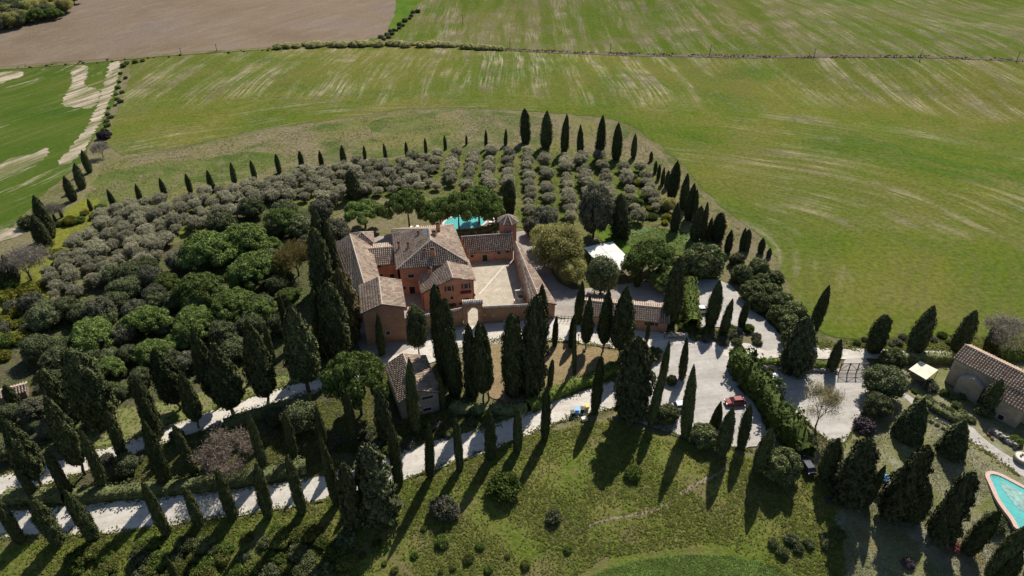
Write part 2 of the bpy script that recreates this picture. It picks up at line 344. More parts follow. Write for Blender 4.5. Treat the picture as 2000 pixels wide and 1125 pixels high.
M['darkgreen'] = plain('dark_bin_plastic', (.02, .025, .022), .5)
M['terracotta'] = plain('terracotta', (.35, .17, .10), .9)
M['coping'] = plain('pink_coping', (.44, .31, .25), .85, 6, .25)
M['poolfloor'] = plain('pool_tiles', (.09, .42, .39), .5, 2, .15)
M['poolrock'] = plain('pool_pale_floor', (.36, .44, .38), .7, 1.4, .45, dirt=(.20, .19, .15))
def water():
    k = NB('pool_water', .06, .5); k.b.inputs['Transmission Weight'].default_value = .0
    k.b.inputs['Alpha'].default_value = .3; k.bump(k.noise(2.2, 4), .5, .08); k.col(k.ramp(k.noise(.7, 4, .6), [(.35, (.03, .24, .25)), (.65, (.06, .38, .35))])); return k.m
M['water'] = water()
def paint(name, c):
    k = NB(name, .6, .22); k.col(k.ramp(k.noise(2, 3), [(.3, tuple(v * .85 for v in c)), (.7, c)])); return k.m

# ---------------------------------------------------------------- ground sheets
CELL = 8.0
def frange(a, b, s):
    i = math.floor(a / s) + 1; o = []
    while i * s < b: o.append(i * s); i += 1
    return o
def roughen(P, amp, step):
    out = []; n = len(P)
    for i in range(n):
        a, b = Vector(P[i][:2]), Vector(P[(i + 1) % n][:2]); d = b - a; L = d.length; m = min(120, max(1, int(L / step))); nn = Vector((-d.y, d.x)) / max(L, 1e-6)
        for j in range(m):
            p = a + d * (j / m)
            k = amp if j else amp * .3
            out.append(p + nn * k * (rnd.random() - .5) * 2)
    return out
def smoothpoly(P, it=1):
    for _ in range(it):
        Q = []
        for i in range(len(P)):
            a, b = P[i], P[(i + 1) % len(P)]
            if (Vector(a[:2]) - Vector(b[:2])).length < 200: Q += [Vector(a[:2]) * .75 + Vector(b[:2]) * .25, Vector(a[:2]) * .25 + Vector(b[:2]) * .75]
            else: Q += [Vector(a[:2]), Vector(b[:2])]
        P = Q
    return P
LIFT = {.08: .06, .10: .09, .14: .08, .16: .11, .18: .11, .20: .12, .26: .13, .28: .135, .30: .138, .32: .142, .34: .145, .36: .148, .38: .152, .40: .150, .46: .158, .52: .166}
def drape(name, poly, mat, lift, amp=.5, step=2., px=True, smooth=1, kind='structure'):
    lift = LIFT.get(lift, lift)
    P = [at(*p) if px else Vector((p[0], p[1], 0)) for p in poly]
    P = roughen(smoothpoly(P, smooth), amp, step)
    bm = bmesh.new(); vs = [bm.verts.new((p.x, p.y, 0)) for p in P]
    for t in tessellate_polygon([[Vector((p.x, p.y, 0)) for p in P]]):
        try: bm.faces.new([vs[i] for i in t])
        except ValueError: pass
    xs = [p.x for p in P]; ys = [p.y for p in P]
    for ax, lo, hi in ((0, min(xs), max(xs)), (1, min(ys), max(ys))):
        cs = 4.0 if max(max(xs) - min(xs), max(ys) - min(ys)) < 330 else CELL
        for c in frange(lo, hi, cs):
            co_ = Vector((c, 0, 0)) if ax == 0 else Vector((0, c, 0)); no = Vector((1, 0, 0)) if ax == 0 else Vector((0, 1, 0))
            bmesh.ops.bisect_plane(bm, geom=bm.verts[:] + bm.edges[:] + bm.faces[:], plane_co=co_, plane_no=no, dist=1e-4)
    for v in bm.verts: v.co.z = T(v.co.x, v.co.y) + lift
    for f in bm.faces:
        f.normal_update()
        if f.normal.z < 0: f.normal_flip()
        f.smooth = True
    me = bpy.data.meshes.new(name); bm.to_mesh(me); bm.free(); me.materials.append(mat)
    return link(name, me, kind=kind)
def ground():
    xs = [-2600, -1800, -1200] + [i * CELL for i in range(-100, -20)] + [i * 4. for i in range(-40, 41)] + [i * CELL for i in range(21, 101)] + [1200, 1800, 2600]
    ys = [-900, -400, -150] + [i * 4. for i in range(-16, 26)] + [i * CELL for i in range(13, 120)] + [1200, 1700, 2400, 3200]
    V = [(x, y, T(x, y)) for y in ys for x in xs]; n = len(xs)
    Fq = [(j * n + i, j * n + i + 1, (j + 1) * n + i + 1, (j + 1) * n + i) for j in range(len(ys) - 1) for i in range(n - 1)]
    link('ground', mesh_np('ground', V, Fq, M['ground'], True), kind='structure')
ground()
drape('green_field', [(230, 60), (300, 30), (1000, 20), (2400, 40), (2500, 400), (2400, 680), (1980, 668), (1850, 664), (1700, 668), (1600, 655), (1560, 610), (1525, 520), (1490, 462), (1435, 425), (1380, 375), (1340, 330), (1290, 285), (1240, 248), (1180, 228), (1060, 220), (950, 212), (820, 211), (760, 216), (700, 228), (620, 238), (520, 250), (430, 270), (330, 290), (205, 310), (222, 230), (262, 118), (230, 90)], M['fieldmain'], .08, 1.0, 3)
drape('upper_field', [(742, 78), (800, 40), (822, 0), (840, -60), (2500, -60), (2450, 125), (2000, 119), (1600, 112), (1250, 103), (1000, 97), (880, 90)], M['fieldup'], .14, .8, 4)
drape('meadow_strip', [(752, 60), (775, 25), (772, -30), (835, -40), (822, 0), (800, 30), (775, 55)], M['lushlawn'], .2, .6, 4)
drape('ploughed_field', [(-400, 85), (0, 57), (60, 45), (120, 36), (150, 0), (170, -60), (780, -60), (776, 15), (778, 48), (742, 76), (620, 86), (540, 92), (420, 100), (250, 112), (100, 122), (0, 130), (-400, 165)], M['plough'], .14, .8, 4)
drape('wheat_field', [(-400, 176), (0, 136), (120, 126), (240, 119), (232, 170), (212, 225), (185, 270), (165, 300), (155, 325), (120, 350), (80, 385), (45, 420), (20, 448), (-60, 470), (-400, 510)], M['wheat'], .14, .8, 3)
for P in ([(0, 141), (48, 138), (46, 150), (18, 156), (0, 165), (-60, 165), (-60, 148)],
          [(214, 121), (240, 119), (226, 165), (208, 215), (188, 255), (160, 300), (135, 321), (108, 323), (130, 298), (150, 275), (170, 250), (182, 225), (192, 200), (200, 172), (208, 150)],
          [(138, 130), (176, 128), (172, 145), (160, 168), (198, 174), (192, 202), (175, 214), (150, 210), (118, 209), (125, 190), (142, 162)],
          [(-80, 330), (0, 322), (22, 308), (62, 303), (98, 284), (92, 310), (52, 326), (22, 344), (-80, 365)],
          [(-60, 462), (0, 444), (50, 448), (40, 462), (0, 472), (-60, 480)]):
    drape('bare_soil_patch', P, M['bare'], .20, .8, 1.2)
drape('scrubland', [(205, 318), (330, 296), (430, 275), (530, 254), (620, 243), (700, 232), (780, 216), (900, 214), (1000, 221), (1180, 236), (1240, 262), (1295, 300), (1330, 345), (1400, 410), (1440, 440), (1400, 470), (1310, 450), (1260, 320), (1000, 298), (850, 300), (650, 335), (450, 370), (330, 395), (215, 415), (130, 470), (100, 430), (170, 350)], M['scrubland'], .14, 1.2, 3)
M['scrubgreen'] = grass('scrub_green_growth', [(.048, .075, .018), (.075, .10, .025), (.11, .115, .04), (.055, .085, .02)], .05, 1., .9, (.13, .12, .06))
drape('green_scrub', [(205, 335), (300, 318), (420, 305), (500, 296), (560, 302), (575, 318), (500, 345), (440, 352), (330, 372), (240, 400), (180, 408), (150, 420), (170, 370)], M['scrubgreen'], .101, 3., 3.)
drape('green_scrub', [(600, 248), (660, 240), (690, 246), (660, 256), (610, 258)], M['scrubgreen'], .101, 1.5, 3.)
drape('green_scrub', [(715, 240), (770, 228), (840, 230), (870, 250), (880, 268), (830, 262), (760, 262), (720, 256)], M['scrubgreen'], .101, 3., 3.)
drape('green_scrub', [(690, 296), (740, 292), (850, 284), (900, 286), (900, 294), (800, 304), (700, 312)], M['scrubgreen'], .101, 2., 3.)
drape('grove_grass', [(700, 318), (860, 300), (1000, 290), (1230, 312), (1275, 350), (1300, 420), (1290, 445), (1180, 470), (1000, 450), (1000, 420), (820, 400), (700, 380), (660, 350)], M['grove'], .20, 1.5, 3)
drape('dry_grove_grass', [(125, 500), (190, 420), (330, 388), (500, 352), (690, 322), (660, 350), (700, 380), (650, 430), (400, 450), (280, 540), (60, 640), (40, 560)], M['grovedry'], .20, 1.5, 3)
drape('yellow_bank', [(-80, 760), (-80, 560), (60, 490), (150, 385), (215, 392), (150, 470), (110, 560), (90, 640), (40, 700)], M['yellowgrass'], .26, 1.5, 3)
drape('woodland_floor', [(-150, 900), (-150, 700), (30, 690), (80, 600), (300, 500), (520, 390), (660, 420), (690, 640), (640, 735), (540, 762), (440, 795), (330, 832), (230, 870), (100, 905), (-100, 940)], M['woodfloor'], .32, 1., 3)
drape('side_lawn', [(120, 880), (220, 800), (300, 790), (420, 760), (520, 740), (600, 730), (640, 733), (560, 760), (440, 800), (330, 840), (230, 880), (140, 905)], M['lawnside'], .36, .8, 2)
drape('hill_slope', [(-200, 1060), (0, 1056), (200, 1050), (450, 1015), (650, 985), (850, 925), (1050, 850), (1180, 815), (1230, 830), (1390, 880), (1600, 905), (1640, 1000), (1660, 1200), (1500, 1400), (-400, 1400)], M['slope'], .10, .6, 1.5)
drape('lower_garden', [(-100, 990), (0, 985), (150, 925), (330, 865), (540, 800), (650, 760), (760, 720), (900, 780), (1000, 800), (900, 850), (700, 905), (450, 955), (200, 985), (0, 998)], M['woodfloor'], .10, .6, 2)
drape('garden', [(1590, 900), (1680, 800), (1710, 700), (1990, 690), (2300, 700), (2400, 1300), (1640, 1300), (1640, 1000)], M['garden'], .10, .6, 2)
drape('crop_field', [(1100, 1150), (1180, 1112), (1250, 1092), (1340, 1082), (1420, 1084), (1500, 1100), (1570, 1130), (1600, 1300), (1000, 1300)], M['crop'], .18, .15, 1)
drape('ivy_bank', [(1218, 458), (1240, 446), (1300, 447), (1370, 462), (1400, 480), (1330, 500), (1240, 500)], M['ivy'], .30, .6, 1.5)
drape('lush_lawn', [(1150, 450), (1200, 445), (1235, 462), (1245, 490), (1225, 500), (1180, 475)], M['lushlawn'], .28, .4, 1.5)
drape('yard', [(1000, 455), (1030, 450), (1060, 500), (1100, 570), (1180, 560), (1260, 550), (1310, 560), (1310, 640), (1110, 625), (1050, 610), (1020, 500)], M['gravelyard'], .34, .3, 2)
drape('villa_forecourt', [(640, 470), (1010, 440), (1110, 640), (780, 720), (690, 690)], M['gravelyard'], .30, .2, 2)
# roads
drape('road', [(-300, 1020), (-40, 1003), (80, 995), (170, 985), (300, 972), (350, 966), (450, 957), (560, 942), (650, 925), (760, 888), (850, 862), (950, 835), (1040, 803), (1100, 776), (1155, 754), (1204, 742), (1215, 790), (1160, 808), (1100, 822), (1050, 842), (950, 885), (850, 917), (760, 948), (650, 974), (560, 994), (450, 1010), (330, 1026), (200, 1046), (110, 1046), (0, 1050), (-300, 1062)], M['gravel'], .40, .25, 1.2)
drape('upper_driveway', [(-300, 985), (-40, 940), (60, 918), (165, 885), (240, 866), (340, 828), (440, 793), (540, 760), (640, 733), (700, 722), (760, 700), (800, 680), (835, 668), (900, 640), (1000, 628), (1100, 622), (1260, 640), (1300, 655), (1360, 662), (1440, 668), (1500, 680), (1545, 680), (1640, 681), (1760, 684), (1870, 686), (2100, 694), (2100, 702), (1870, 694), (1700, 702), (1640, 703), (1480, 697), (1440, 720), (1420, 700), (1300, 685), (1265, 700), (1240, 690), (1190, 678), (1070, 664), (965, 664), (880, 690), (840, 712), (760, 720), (700, 742), (660, 752), (600, 775), (530, 797), (450, 827), (380, 847), (320, 867), (230, 902), (100, 947), (0, 972), (-300, 1035)], M['gravel'], .46, .25, 1.2)
drape('gravel_parking', [(1190, 790), (1204, 742), (1262, 705), (1296, 680), (1340, 668), (1425, 690), (1440, 740), (1475, 790), (1500, 850), (1470, 880), (1390, 870), (1330, 855), (1230, 820)], M['gravelgrey'], .52, .3, 1.2)
drape('upper_parking', [(1350, 545), (1420, 548), (1452, 590), (1500, 630), (1545, 678), (1480, 690), (1475, 650), (1420, 640), (1352, 640)], M['gravelgrey'], .52, .3, 1.2)
drape('gate_parking', [(1500, 722), (1560, 724), (1640, 727), (1650, 700), (1700, 698), (1695, 790), (1672, 835), (1640, 875), (1608, 858), (1550, 800), (1500, 760)], M['gravelgrey'], .52, .3, 1.2)
drape('garden_path', [(1755, 768), (1765, 766), (1800, 790), (1860, 826), (1895, 830), (1925, 862), (1975, 895), (2080, 945), (2080, 975), (1990, 930), (1935, 890), (1890, 860), (1850, 832), (1790, 800)], M['gravelgrey'], .30, .15, .8)
drape('lawn', [(962, 668), (1070, 668), (1190, 682), (1245, 694), (1236, 702), (1195, 712), (1120, 742), (1060, 775), (1000, 790), (940, 770), (930, 700)], M['lawn'], .52, .3, 1)
drape('courtyard', [(860, 560), (905, 515), (914, 511), (999, 505), (1040, 600), (1045, 622), (830, 652), (845, 590)], M['paving'], .40, .02, 2, smooth=0)
drape('west_courtyard', [(740, 540), (780, 540), (850, 600), (838, 650), (800, 660), (770, 600)], M['gravelyard'], .38, .02, 2, smooth=0)
drape('pool_terrace', [(862, 440), (890, 418), (960, 415), (975, 440), (955, 456), (900, 460), (870, 455)], M['bareground'], .40, .1, 2)

# ---------------------------------------------------------------- vegetation meshes
def cards(P, N, wd, ht, up=None, jit=.5, tri=False):
    """little leaf sprays: P positions, N outward normals, each a small bent quad"""
    n = len(P); N = N + nr.normal(0, jit, (n, 3)); N /= np.linalg.norm(N, axis=1)[:, None] + 1e-9
    A = nr.normal(0, 1, (n, 3)) if up is None else np.tile(np.array([0, 0, 1.]), (n, 1)) + nr.normal(0, up, (n, 3))
    U = np.cross(N, A); U /= np.linalg.norm(U, axis=1)[:, None] + 1e-9; W = np.cross(U, N)
    s = nr.uniform(.6, 1.35, (n, 1)); a = U * wd * s / 2; b = W * ht * s / 2
    if tri:
        V = np.stack([P - a - b, P + a - b, P + b], 1).reshape(-1, 3); Fq = np.arange(n * 3).reshape(n, 3)
    else:
        V = np.stack([P - a * .8 - b, P + a - b * .7, P + a * .7 + b, P - a + b * .8], 1).reshape(-1, 3); Fq = np.arange(n * 4).reshape(n, 4)
    return V, Fq
def join(parts):
    Vs, Fs, b = [], [], 0
    for V, F in parts:
        V = np.asarray(V, dtype=float); F = np.asarray(F); 
        if F.shape[1] == 3: F = np.concatenate([F, F[:, 2:3]], 1) if False else F
        Vs.append(V); Fs.append(F + b); b += len(V)
    return np.concatenate(Vs), Fs
def mesh_parts(name, parts, mat, smooth_core=True):
    V, Fs = join(parts); me = bpy.data.meshes.new(name); me.vertices.add(len(V)); me.vertices.foreach_set('co', V.astype(np.float32).ravel())
    idx = np.concatenate([f.ravel() for f in Fs]).astype(np.int32); tot = np.concatenate([np.full(len(f), f.shape[1]) for f in Fs]).astype(np.int32)
    st = np.concatenate([[0], np.cumsum(tot)[:-1]]).astype(np.int32)
    me.loops.add(len(idx)); me.loops.foreach_set('vertex_index', idx); me.polygons.add(len(tot))
    me.polygons.foreach_set('loop_start', st); me.polygons.foreach_set('loop_total', tot); me.update(calc_edges=True); me.materials.append(mat); return me
PROF = {
    'slim': [(0, .42), (.05, .7), (.15, .9), (.3, 1), (.55, .94), (.74, .74), (.87, .47), (.95, .24), (1, .04)],
    'column': [(0, .55), (.05, .8), (.2, .97), (.45, 1), (.7, .88), (.86, .66), (.95, .42), (1, .08)],
    'tear': [(.15, .06), (.18, .42), (.24, .78), (.34, .98), (.45, 1), (.62, .86), (.8, .58), (.93, .28), (1, .04)],
    'cone': [(0, .9), (.06, 1), (.25, .93), (.5, .75), (.72, .5), (.9, .2), (1, .02)],
    'feather': [(0, .6), (.08, .9), (.25, 1), (.5, .92), (.7, .8), (.86, .58), (.95, .34), (1, .1)]}
def cyp_mesh(kind, seed, mat, n=3600, Hh=12., Rr=1.5):
    n = int(n * 1.9)
    global nr
    nr = np.random.default_rng(seed); pr = PROF[kind]; ts = np.array([p[0] for p in pr]); rs = np.array([p[1] for p in pr])
    amp = (.06 if kind == 'cone' else .11 if kind == 'slim' else .24 if kind == 'feather' else .14) * nr.uniform(.8, 1.35)
    ph = nr.uniform(0, 6.28, (7, 2)); ks = [2, 3, 5, 7, 9, 13, 4]; ms = [3, -7, 11, 17, -26, 37, 30]
    lean = nr.uniform(-.22, .22, 2)
    def rad(th, t):
        r = np.interp(t, ts, rs); q = sum(np.sin(k * th + m * t + p[0]) for k, m, p in zip(ks, ms, ph)) / 3.2
        return Rr * r * (1 + amp * q * 1.3) + .04 * q
    def pos(th, t, f=1.):
        r = rad(th, t) * f; return np.stack([r * np.cos(th) + lean[0] * Hh * .03 * np.sin(t * 5), r * np.sin(th) + lean[1] * Hh * .03 * np.sin(t * 4 + 1), t * Hh], -1)
    t0 = ts[0]; nt_, na = 22, 14
    tt, aa = np.meshgrid(np.linspace(t0, 1, nt_), np.linspace(0, 2 * np.pi, na, endpoint=False), indexing='ij')
    Vc = pos(aa.ravel(), tt.ravel(), .88)
    Fc = np.array([(j * na + i, j * na + (i + 1) % na, (j + 1) * na + (i + 1) % na, (j + 1) * na + i) for j in range(nt_ - 1) for i in range(na)])
    # sample by area
    t = nr.uniform(t0, 1, n * 3); keep = nr.uniform(0, 1, n * 3) < np.interp(t, ts, rs) * .9 + .1; t = t[keep][:n]; th = nr.uniform(0, 2 * np.pi, len(t))
    P = pos(th, t, 1.) * 1.; f = nr.uniform(.86, 1.07 if kind != 'feather' else 1.14, len(t)); P[:, :2] *= f[:, None]
    N = np.stack([np.cos(th), np.sin(th), np.full(len(t), .25)], -1)
    lw, lh = (.13, .32) if kind != 'feather' else (.17, .42)
    V, Fq = cards(P, N, lw, lh, up=.35, jit=.45)
    return mesh_parts('crown', [(Vc, Fc), (V, Fq)], mat)
def ico(sub=1):
    bm = bmesh.new(); bmesh.ops.create_icosphere(bm, subdivisions=sub, radius=1); V = np.array([v.co[:] for v in bm.verts]); Fq = np.array([[v.index for v in f.verts] for f in bm.faces]); bm.free(); return V, Fq
IC1 = ico(1); IC2 = ico(2)
def rr_skip(s): return True
def blob_mesh(seed, mat, lobes, leaf, ncards, spread=.25, flat=.8, jit=.55, core=.8, tri=False):
    leaf *= .68; ncards = int(ncards * 1.8)
    """lobes: list of (x,y,z,r); cards spread over the outer faces of all lobes"""
    global nr
    nr = np.random.default_rng(seed); parts = []; tot = sum(l[3] ** 2 for l in lobes)
    for (x, y, z, r) in lobes:
        c = np.array([x, y, z]); V, Fq = IC1
        if core and rr_skip(seed): parts.append((V * np.array([r, r, r * flat]) * core * nr.uniform(.85, 1.1, (len(V), 1)) + c, Fq))
        n = int(ncards * r * r / tot); D = nr.normal(0, 1, (n, 3)); D[:, 2] = D[:, 2] * .8 + .25; D /= np.linalg.norm(D, axis=1)[:, None]
        f = nr.uniform(1 - spread, 1 + spread * .55, (n, 1)); P = D * np.array([r, r, r * flat]) * f + c
        V, Fq = cards(P, D, leaf, leaf * 1.1, None, jit, tri); parts.append((V, Fq))
    return mesh_parts('crown', parts, mat)
def dome_lobes(rr, k, R0, Hc, zc, lr, rim=.0, flatdome=1.):
    L = []
    for i in range(k):
        u = (i + .5) / k; r = math.sqrt(u) * R0; a = i * 2.39996 + rr.uniform(-.25, .25)
        z = zc + Hc * math.sqrt(max(0, 1 - (r / R0) ** 2 * .92)) * flatdome + rr.uniform(-.45, .45)
        r *= 1 + .16 * math.sin(2 * a + k) + .10 * math.sin(3 * a + 2 * k); q = lr * rr.uniform(.5, 1.25); L.append((r * math.cos(a), r * math.sin(a), z - q * .6, q))
    return L
def ball_lobes(rr, k, R0, Rz, zc, lr):
    L = []
    for i in range(k):
        zz = 1 - 2 * (i + .5) / k; zz = zz * .95; a = i * 2.39996 + rr.uniform(-.3, .3); q = lr * rr.uniform(.7, 1.3); s = math.sqrt(1 - zz * zz)
        f = rr.uniform(.78, 1.05)
        L.append(((R0 - q * .7) * s * f * math.cos(a), (R0 - q * .7) * s * f * math.sin(a), zc + (Rz - q * .7) * zz * f, q))
    L.append((0, 0, zc, R0 * .62)); return L
def branches(rr, Ht, Rr, levels=4, n0=5, r0=.16, start=.25, sides=4, spread=.75):
    mb = MB(); tips = []
    def grow(p, d, L, r, lv):
        q = p + d * L; mb.tube(p, q, r, r * .68, sides, False)
        if lv == 0: tips.append((q, d)); return
        for i in range(3 if lv > 1 else 4):
            a = Vector((rr.gauss(0, 1), rr.gauss(0, 1), rr.gauss(0.15, .6))).normalized(); nd = (d + a * spread).normalized()
            if nd.z < -.05: nd.z = .1; nd.normalize()
            grow(q, nd, L * rr.uniform(.6, .85), r * .62, lv - 1)
    mb.tube((0, 0, 0), (0, 0, Ht * start), r0 * 1.3, r0, 6, False)
    for i in range(n0):
        a = 2 * math.pi * i / n0 + rr.uniform(-.4, .4); d = Vector((math.cos(a) * .55, math.sin(a) * .55, 1)).normalized()
        grow(Vector((0, 0, Ht * start * rr.uniform(.75, 1))), d, Ht * .27, r0 * .6, levels)
    return mb, tips
def bare_crown(seed, mat, Ht, Rr, levels=4, ncards=0, leaf=.2, spread=.75):
    global nr
    rr = random.Random(seed); nr = np.random.default_rng(seed); mb, tips = branches(rr, Ht, Rr, levels, spread=spread)
    V = np.array(mb.v); mx = np.percentile(np.hypot(V[:, 0], V[:, 1]), 97); mz = np.percentile(V[:, 2], 99.5)
    S = np.array([Rr / mx, Rr / mx, Ht / mz]); V = V * S; F4 = np.array([f for f in mb.f if len(f) == 4])
    parts = [(V, F4)]
    tp = np.array([t[0][:] for t in tips]) * S; td = np.array([t[1][:] for t in tips])
    k = max(1, ncards // len(tp)); P = np.repeat(tp, k, 0) + nr.normal(0, .45, (len(tp) * k, 3)); D = np.repeat(td, k, 0)
    parts.append(cards(P, nr.normal(0, 1, P.shape), leaf * .35, leaf * 2.6, .6, .5, True))
    return mesh_parts('crown', parts, mat)
def trunk_mesh(seed, Ht, r, limbs=0, cr=3., lh=2.):
    rr = random.Random(seed); mb = MB(); p = Vector((0, 0, -.6)); q = r
    for i in range(4):
        n_ = Vector((rr.uniform(-.03, .03) * Ht, rr.uniform(-.03, .03) * Ht, (i + 1) * Ht / 4)); mb.tube(p, n_, q, q * .85, 8, False); p = n_; q *= .85
    for i in range(limbs):
        a = 2 * math.pi * i / limbs + rr.uniform(-.3, .3); e = Vector((math.cos(a) * cr * rr.uniform(.4, .75), math.sin(a) * cr * rr.uniform(.4, .75), Ht + lh * rr.uniform(.5, 1.)))
        m = p.lerp(e, .5) + Vector((0, 0, -.3)); mb.tube((0, 0, Ht * rr.uniform(.75, .98)), m, q * .75, q * .5, 5, False); mb.tube(m, e, q * .5, q * .25, 5, False)
    return mb.mesh('trunk', M['bark'])
TREES = {}
def reg(kind, meshes, trunks, H0, R0, H_over_w=None, zc=None): TREES[kind] = dict(m=meshes, t=trunks, H=H0, R=R0, hw=H_over_w, zc=zc)
tk0 = trunk_mesh(1, 1.2, .18); tk_tear = trunk_mesh(2, 3.2, .24)
reg('slim', [cyp_mesh('slim', 10 + i, M['cypress'], 3000) for i in range(6)], [tk0], 12, 1.5)
reg('column', [cyp_mesh('column', 80 + i, M['cypress'], 4200) for i in range(6)], [tk0], 12, 1.5)
reg('tear', [cyp_mesh('tear', 30 + i, M['cypress'], 4200) for i in range(4)], [tk_tear], 12, 1.5)
reg('feather', [cyp_mesh('feather', 40 + i, M['cypress_grey'], 5000) for i in range(3)], [tk0], 12, 1.5)
reg('cone', [cyp_mesh('cone', 50 + i, M['cypress'], 5000) for i in range(2)], [tk0], 12, 1.5)
reg('brown', [cyp_mesh('feather', 60 + i, M['cypress_brown'], 4500) for i in range(2)], [tk0], 12, 1.5)
def pine_lobes(s): return dome_lobes(random.Random(s), 42 + s, 5., 2.6, 4.2, 1.2)
reg('pine', [blob_mesh(100 + i, M['pine'], pine_lobes(i), .36, 8500, .22, .72) for i in range(3)], [trunk_mesh(3, 4.2, .3, 6, 4., 2.), trunk_mesh(4, 4.2, .32, 5, 4., 2.)], 7.4, 5.4, zc=5.6)
reg('pineround', [blob_mesh(110 + i, M['pine'], dome_lobes(random.Random(20 + i), 52 + i * 3, 4.7, 4.3, 2.6, 1.25), .36, 9000, .22, .8) for i in range(3)], [trunk_mesh(5, 3.5, .3, 6, 3.5, 2.5)], 7.6, 5.3, zc=4.8)
reg('oak', [blob_mesh(120 + i, M['oak'], ball_lobes(random.Random(i), 30, 3.6, 3.0, 3.6, 1.25), .34, 7000, .28) for i in range(3)], [trunk_mesh(6, 2.6, .28, 5, 2.2, 2.)], 6.8, 3.9, zc=3.7)
reg('oakgrey', [blob_mesh(130 + i, M['oakgrey'], ball_lobes(random.Random(10 + i), 30, 3.6, 3.0, 3.6, 1.2), .34, 7000, .3) for i in range(2)], [trunk_mesh(7, 2.6, .28, 5, 2.2, 2.)], 6.8, 3.9, zc=3.7)
reg('olive', [blob_mesh(140 + i, M['olive'], ball_lobes(random.Random(30 + i), 24, 2.0, 1.4, 2.2, .55), .20, 3000, .6, .85, .9, .55) for i in range(5)], [trunk_mesh(8, 1.5, .16, 4, 1., .8), trunk_mesh(9, 1.4, .18, 4, 1.1, .8)], 3.7, 2.1, zc=2.2)
reg('willow', [blob_mesh(150 + i, M['willow'], ball_lobes(random.Random(50 + i), 30, 3.7, 3.1, 3.8, 1.1), .24, 9000, .5, .9, .9, .5) for i in range(2)], [trunk_mesh(10, 2.6, .25, 6, 2.6, 2.2)], 7., 3.9, zc=3.8)
reg('laurel', [blob_mesh(160 + i, M['laurel'], ball_lobes(random.Random(60 + i), 24, 2.7, 2.3, 2.1, .95), .38, 4500, .28) for i in range(3)], [trunk_mesh(11, 1.5, .15, 4, 1.4, 1.)], 4.4, 2.9, zc=2.2)
def shrub_meshes(mat, s0): return [blob_mesh(s0 + i, mat, ball_lobes(random.Random(s0 + i), 20, 1.5, 1.0, .8, .5), .22, 2200, .5, .8, .8, .55) for i in range(3)]
tks = trunk_mesh(12, .5, .08, 3, .6, .4)
for kname, mt in (('shrubgreen', 'shrubgreen'), ('shrubyellow', 'shrubyellow'), ('shrubdark', 'oak'), ('shrubgrey', 'oakgrey'), ('shrubbrown', 'pinkbare'), ('shrubred', 'red'), ('shrubpurple', 'purple'), ('shrublaurel', 'laurel'), ('shrubwillow', 'farwillow'), ('shrubwild', 'wildgreen')):
    reg(kname, shrub_meshes(M[mt], 200 + len(TREES) * 5), [tks], 1.9, 1.65, zc=.9)
reg('ball', [blob_mesh(180 + i, M['laurel'], ball_lobes(random.Random(80 + i), 40, 3.0, 2.9, 2.9, .8), .30, 7000, .18) for i in range(2)], [tk0], 5.8, 3.1, zc=2.9)
reg('leyland', [cyp_mesh('feather', 70 + i, M['leyland'], 4500) for i in range(3)], [tk0], 12, 1.5)
reg('barepink', [bare_crown(301, M['pinkbare'], 7, 3.6, 4, 5000)], [tk0], 7, 3.6, zc=4.4)
reg('bareyellow', [bare_crown(302, M['yellowbare'], 8, 3, 4, 6000, .16, .5)], [tk0], 8, 3, zc=5)
reg('baregrey', [bare_crown(303 + i, M['greybare'], 6, 3.6, 4, 5200) for i in range(2)], [tk0], 6, 3.6, zc=3.8)
reg('baregold', [bare_crown(306, M['gold'], 7, 3.8, 4, 9000, .2)], [tk0], 7, 3.8, zc=4.2)

GROUND_KINDS = ('slim', 'column', 'tear', 'feather', 'cone', 'brown', 'leyland')
NAMES = {'slim': 'cypress_tree', 'column': 'cypress_tree', 'tear': 'cypress_tree', 'feather': 'cypress_tree', 'cone': 'cone_topiary', 'brown': 'conifer_tree', 'leyland': 'conifer_tree', 'pine': 'pine_tree', 'pineround': 'pine_tree', 'oak': 'oak_tree', 'oakgrey': 'oak_tree', 'olive': 'olive_tree',
         'willow': 'leafy_tree', 'laurel': 'laurel_shrub', 'ball': 'round_shrub'}
CATS = {'cypress_tree': 'cypress', 'cone_topiary': 'topiary', 'conifer_tree': 'conifer', 'pine_tree': 'pine tree', 'oak_tree': 'oak tree', 'olive_tree': 'olive tree', 'leafy_tree': 'tree', 'laurel_shrub': 'shrub', 'round_shrub': 'shrub', 'bare_tree': 'tree', 'shrub': 'shrub'}
cnt = {}
def plant(kind, loc, sx, sz, label, group=None, rz=None):
    k = TREES[kind]; nm = NAMES.get(kind) or ('bare_tree' if kind.startswith('bare') else 'shrub')
    c = cnt[kind] = cnt.get(kind, 0) + 1
    r = empty(nm, loc, rnd.uniform(0, 6.28) if rz is None else rz, label, CATS[nm], group); r.scale = (sx * rnd.uniform(.94, 1.06), sx * rnd.uniform(.94, 1.06), sz)
    if kind in GROUND_KINDS: r.rotation_euler[0] = rnd.gauss(0, .026); r.rotation_euler[1] = rnd.gauss(0, .026)
    link('crown' if nm != 'shrub' else 'foliage', k['m'][c % len(k['m'])], r)
    link('trunk' if nm not in ('shrub', 'round_shrub', 'laurel_shrub') else 'stem', k['t'][c % len(k['t'])], r)
    return r
def cyp(kind, bx, by, tx, ty, wpx, label, group=None):
    b = at(bx, by); dep = pix(b)[2]; h = max(1.2, hat(b.y, ty) - b.z); k = TREES[kind]
    return plant(kind, b - Vector((0, 0, .15)), wpx * dep / FPX / 2 / k['R'] * .97, (h + .15) / k['H'], label, group)
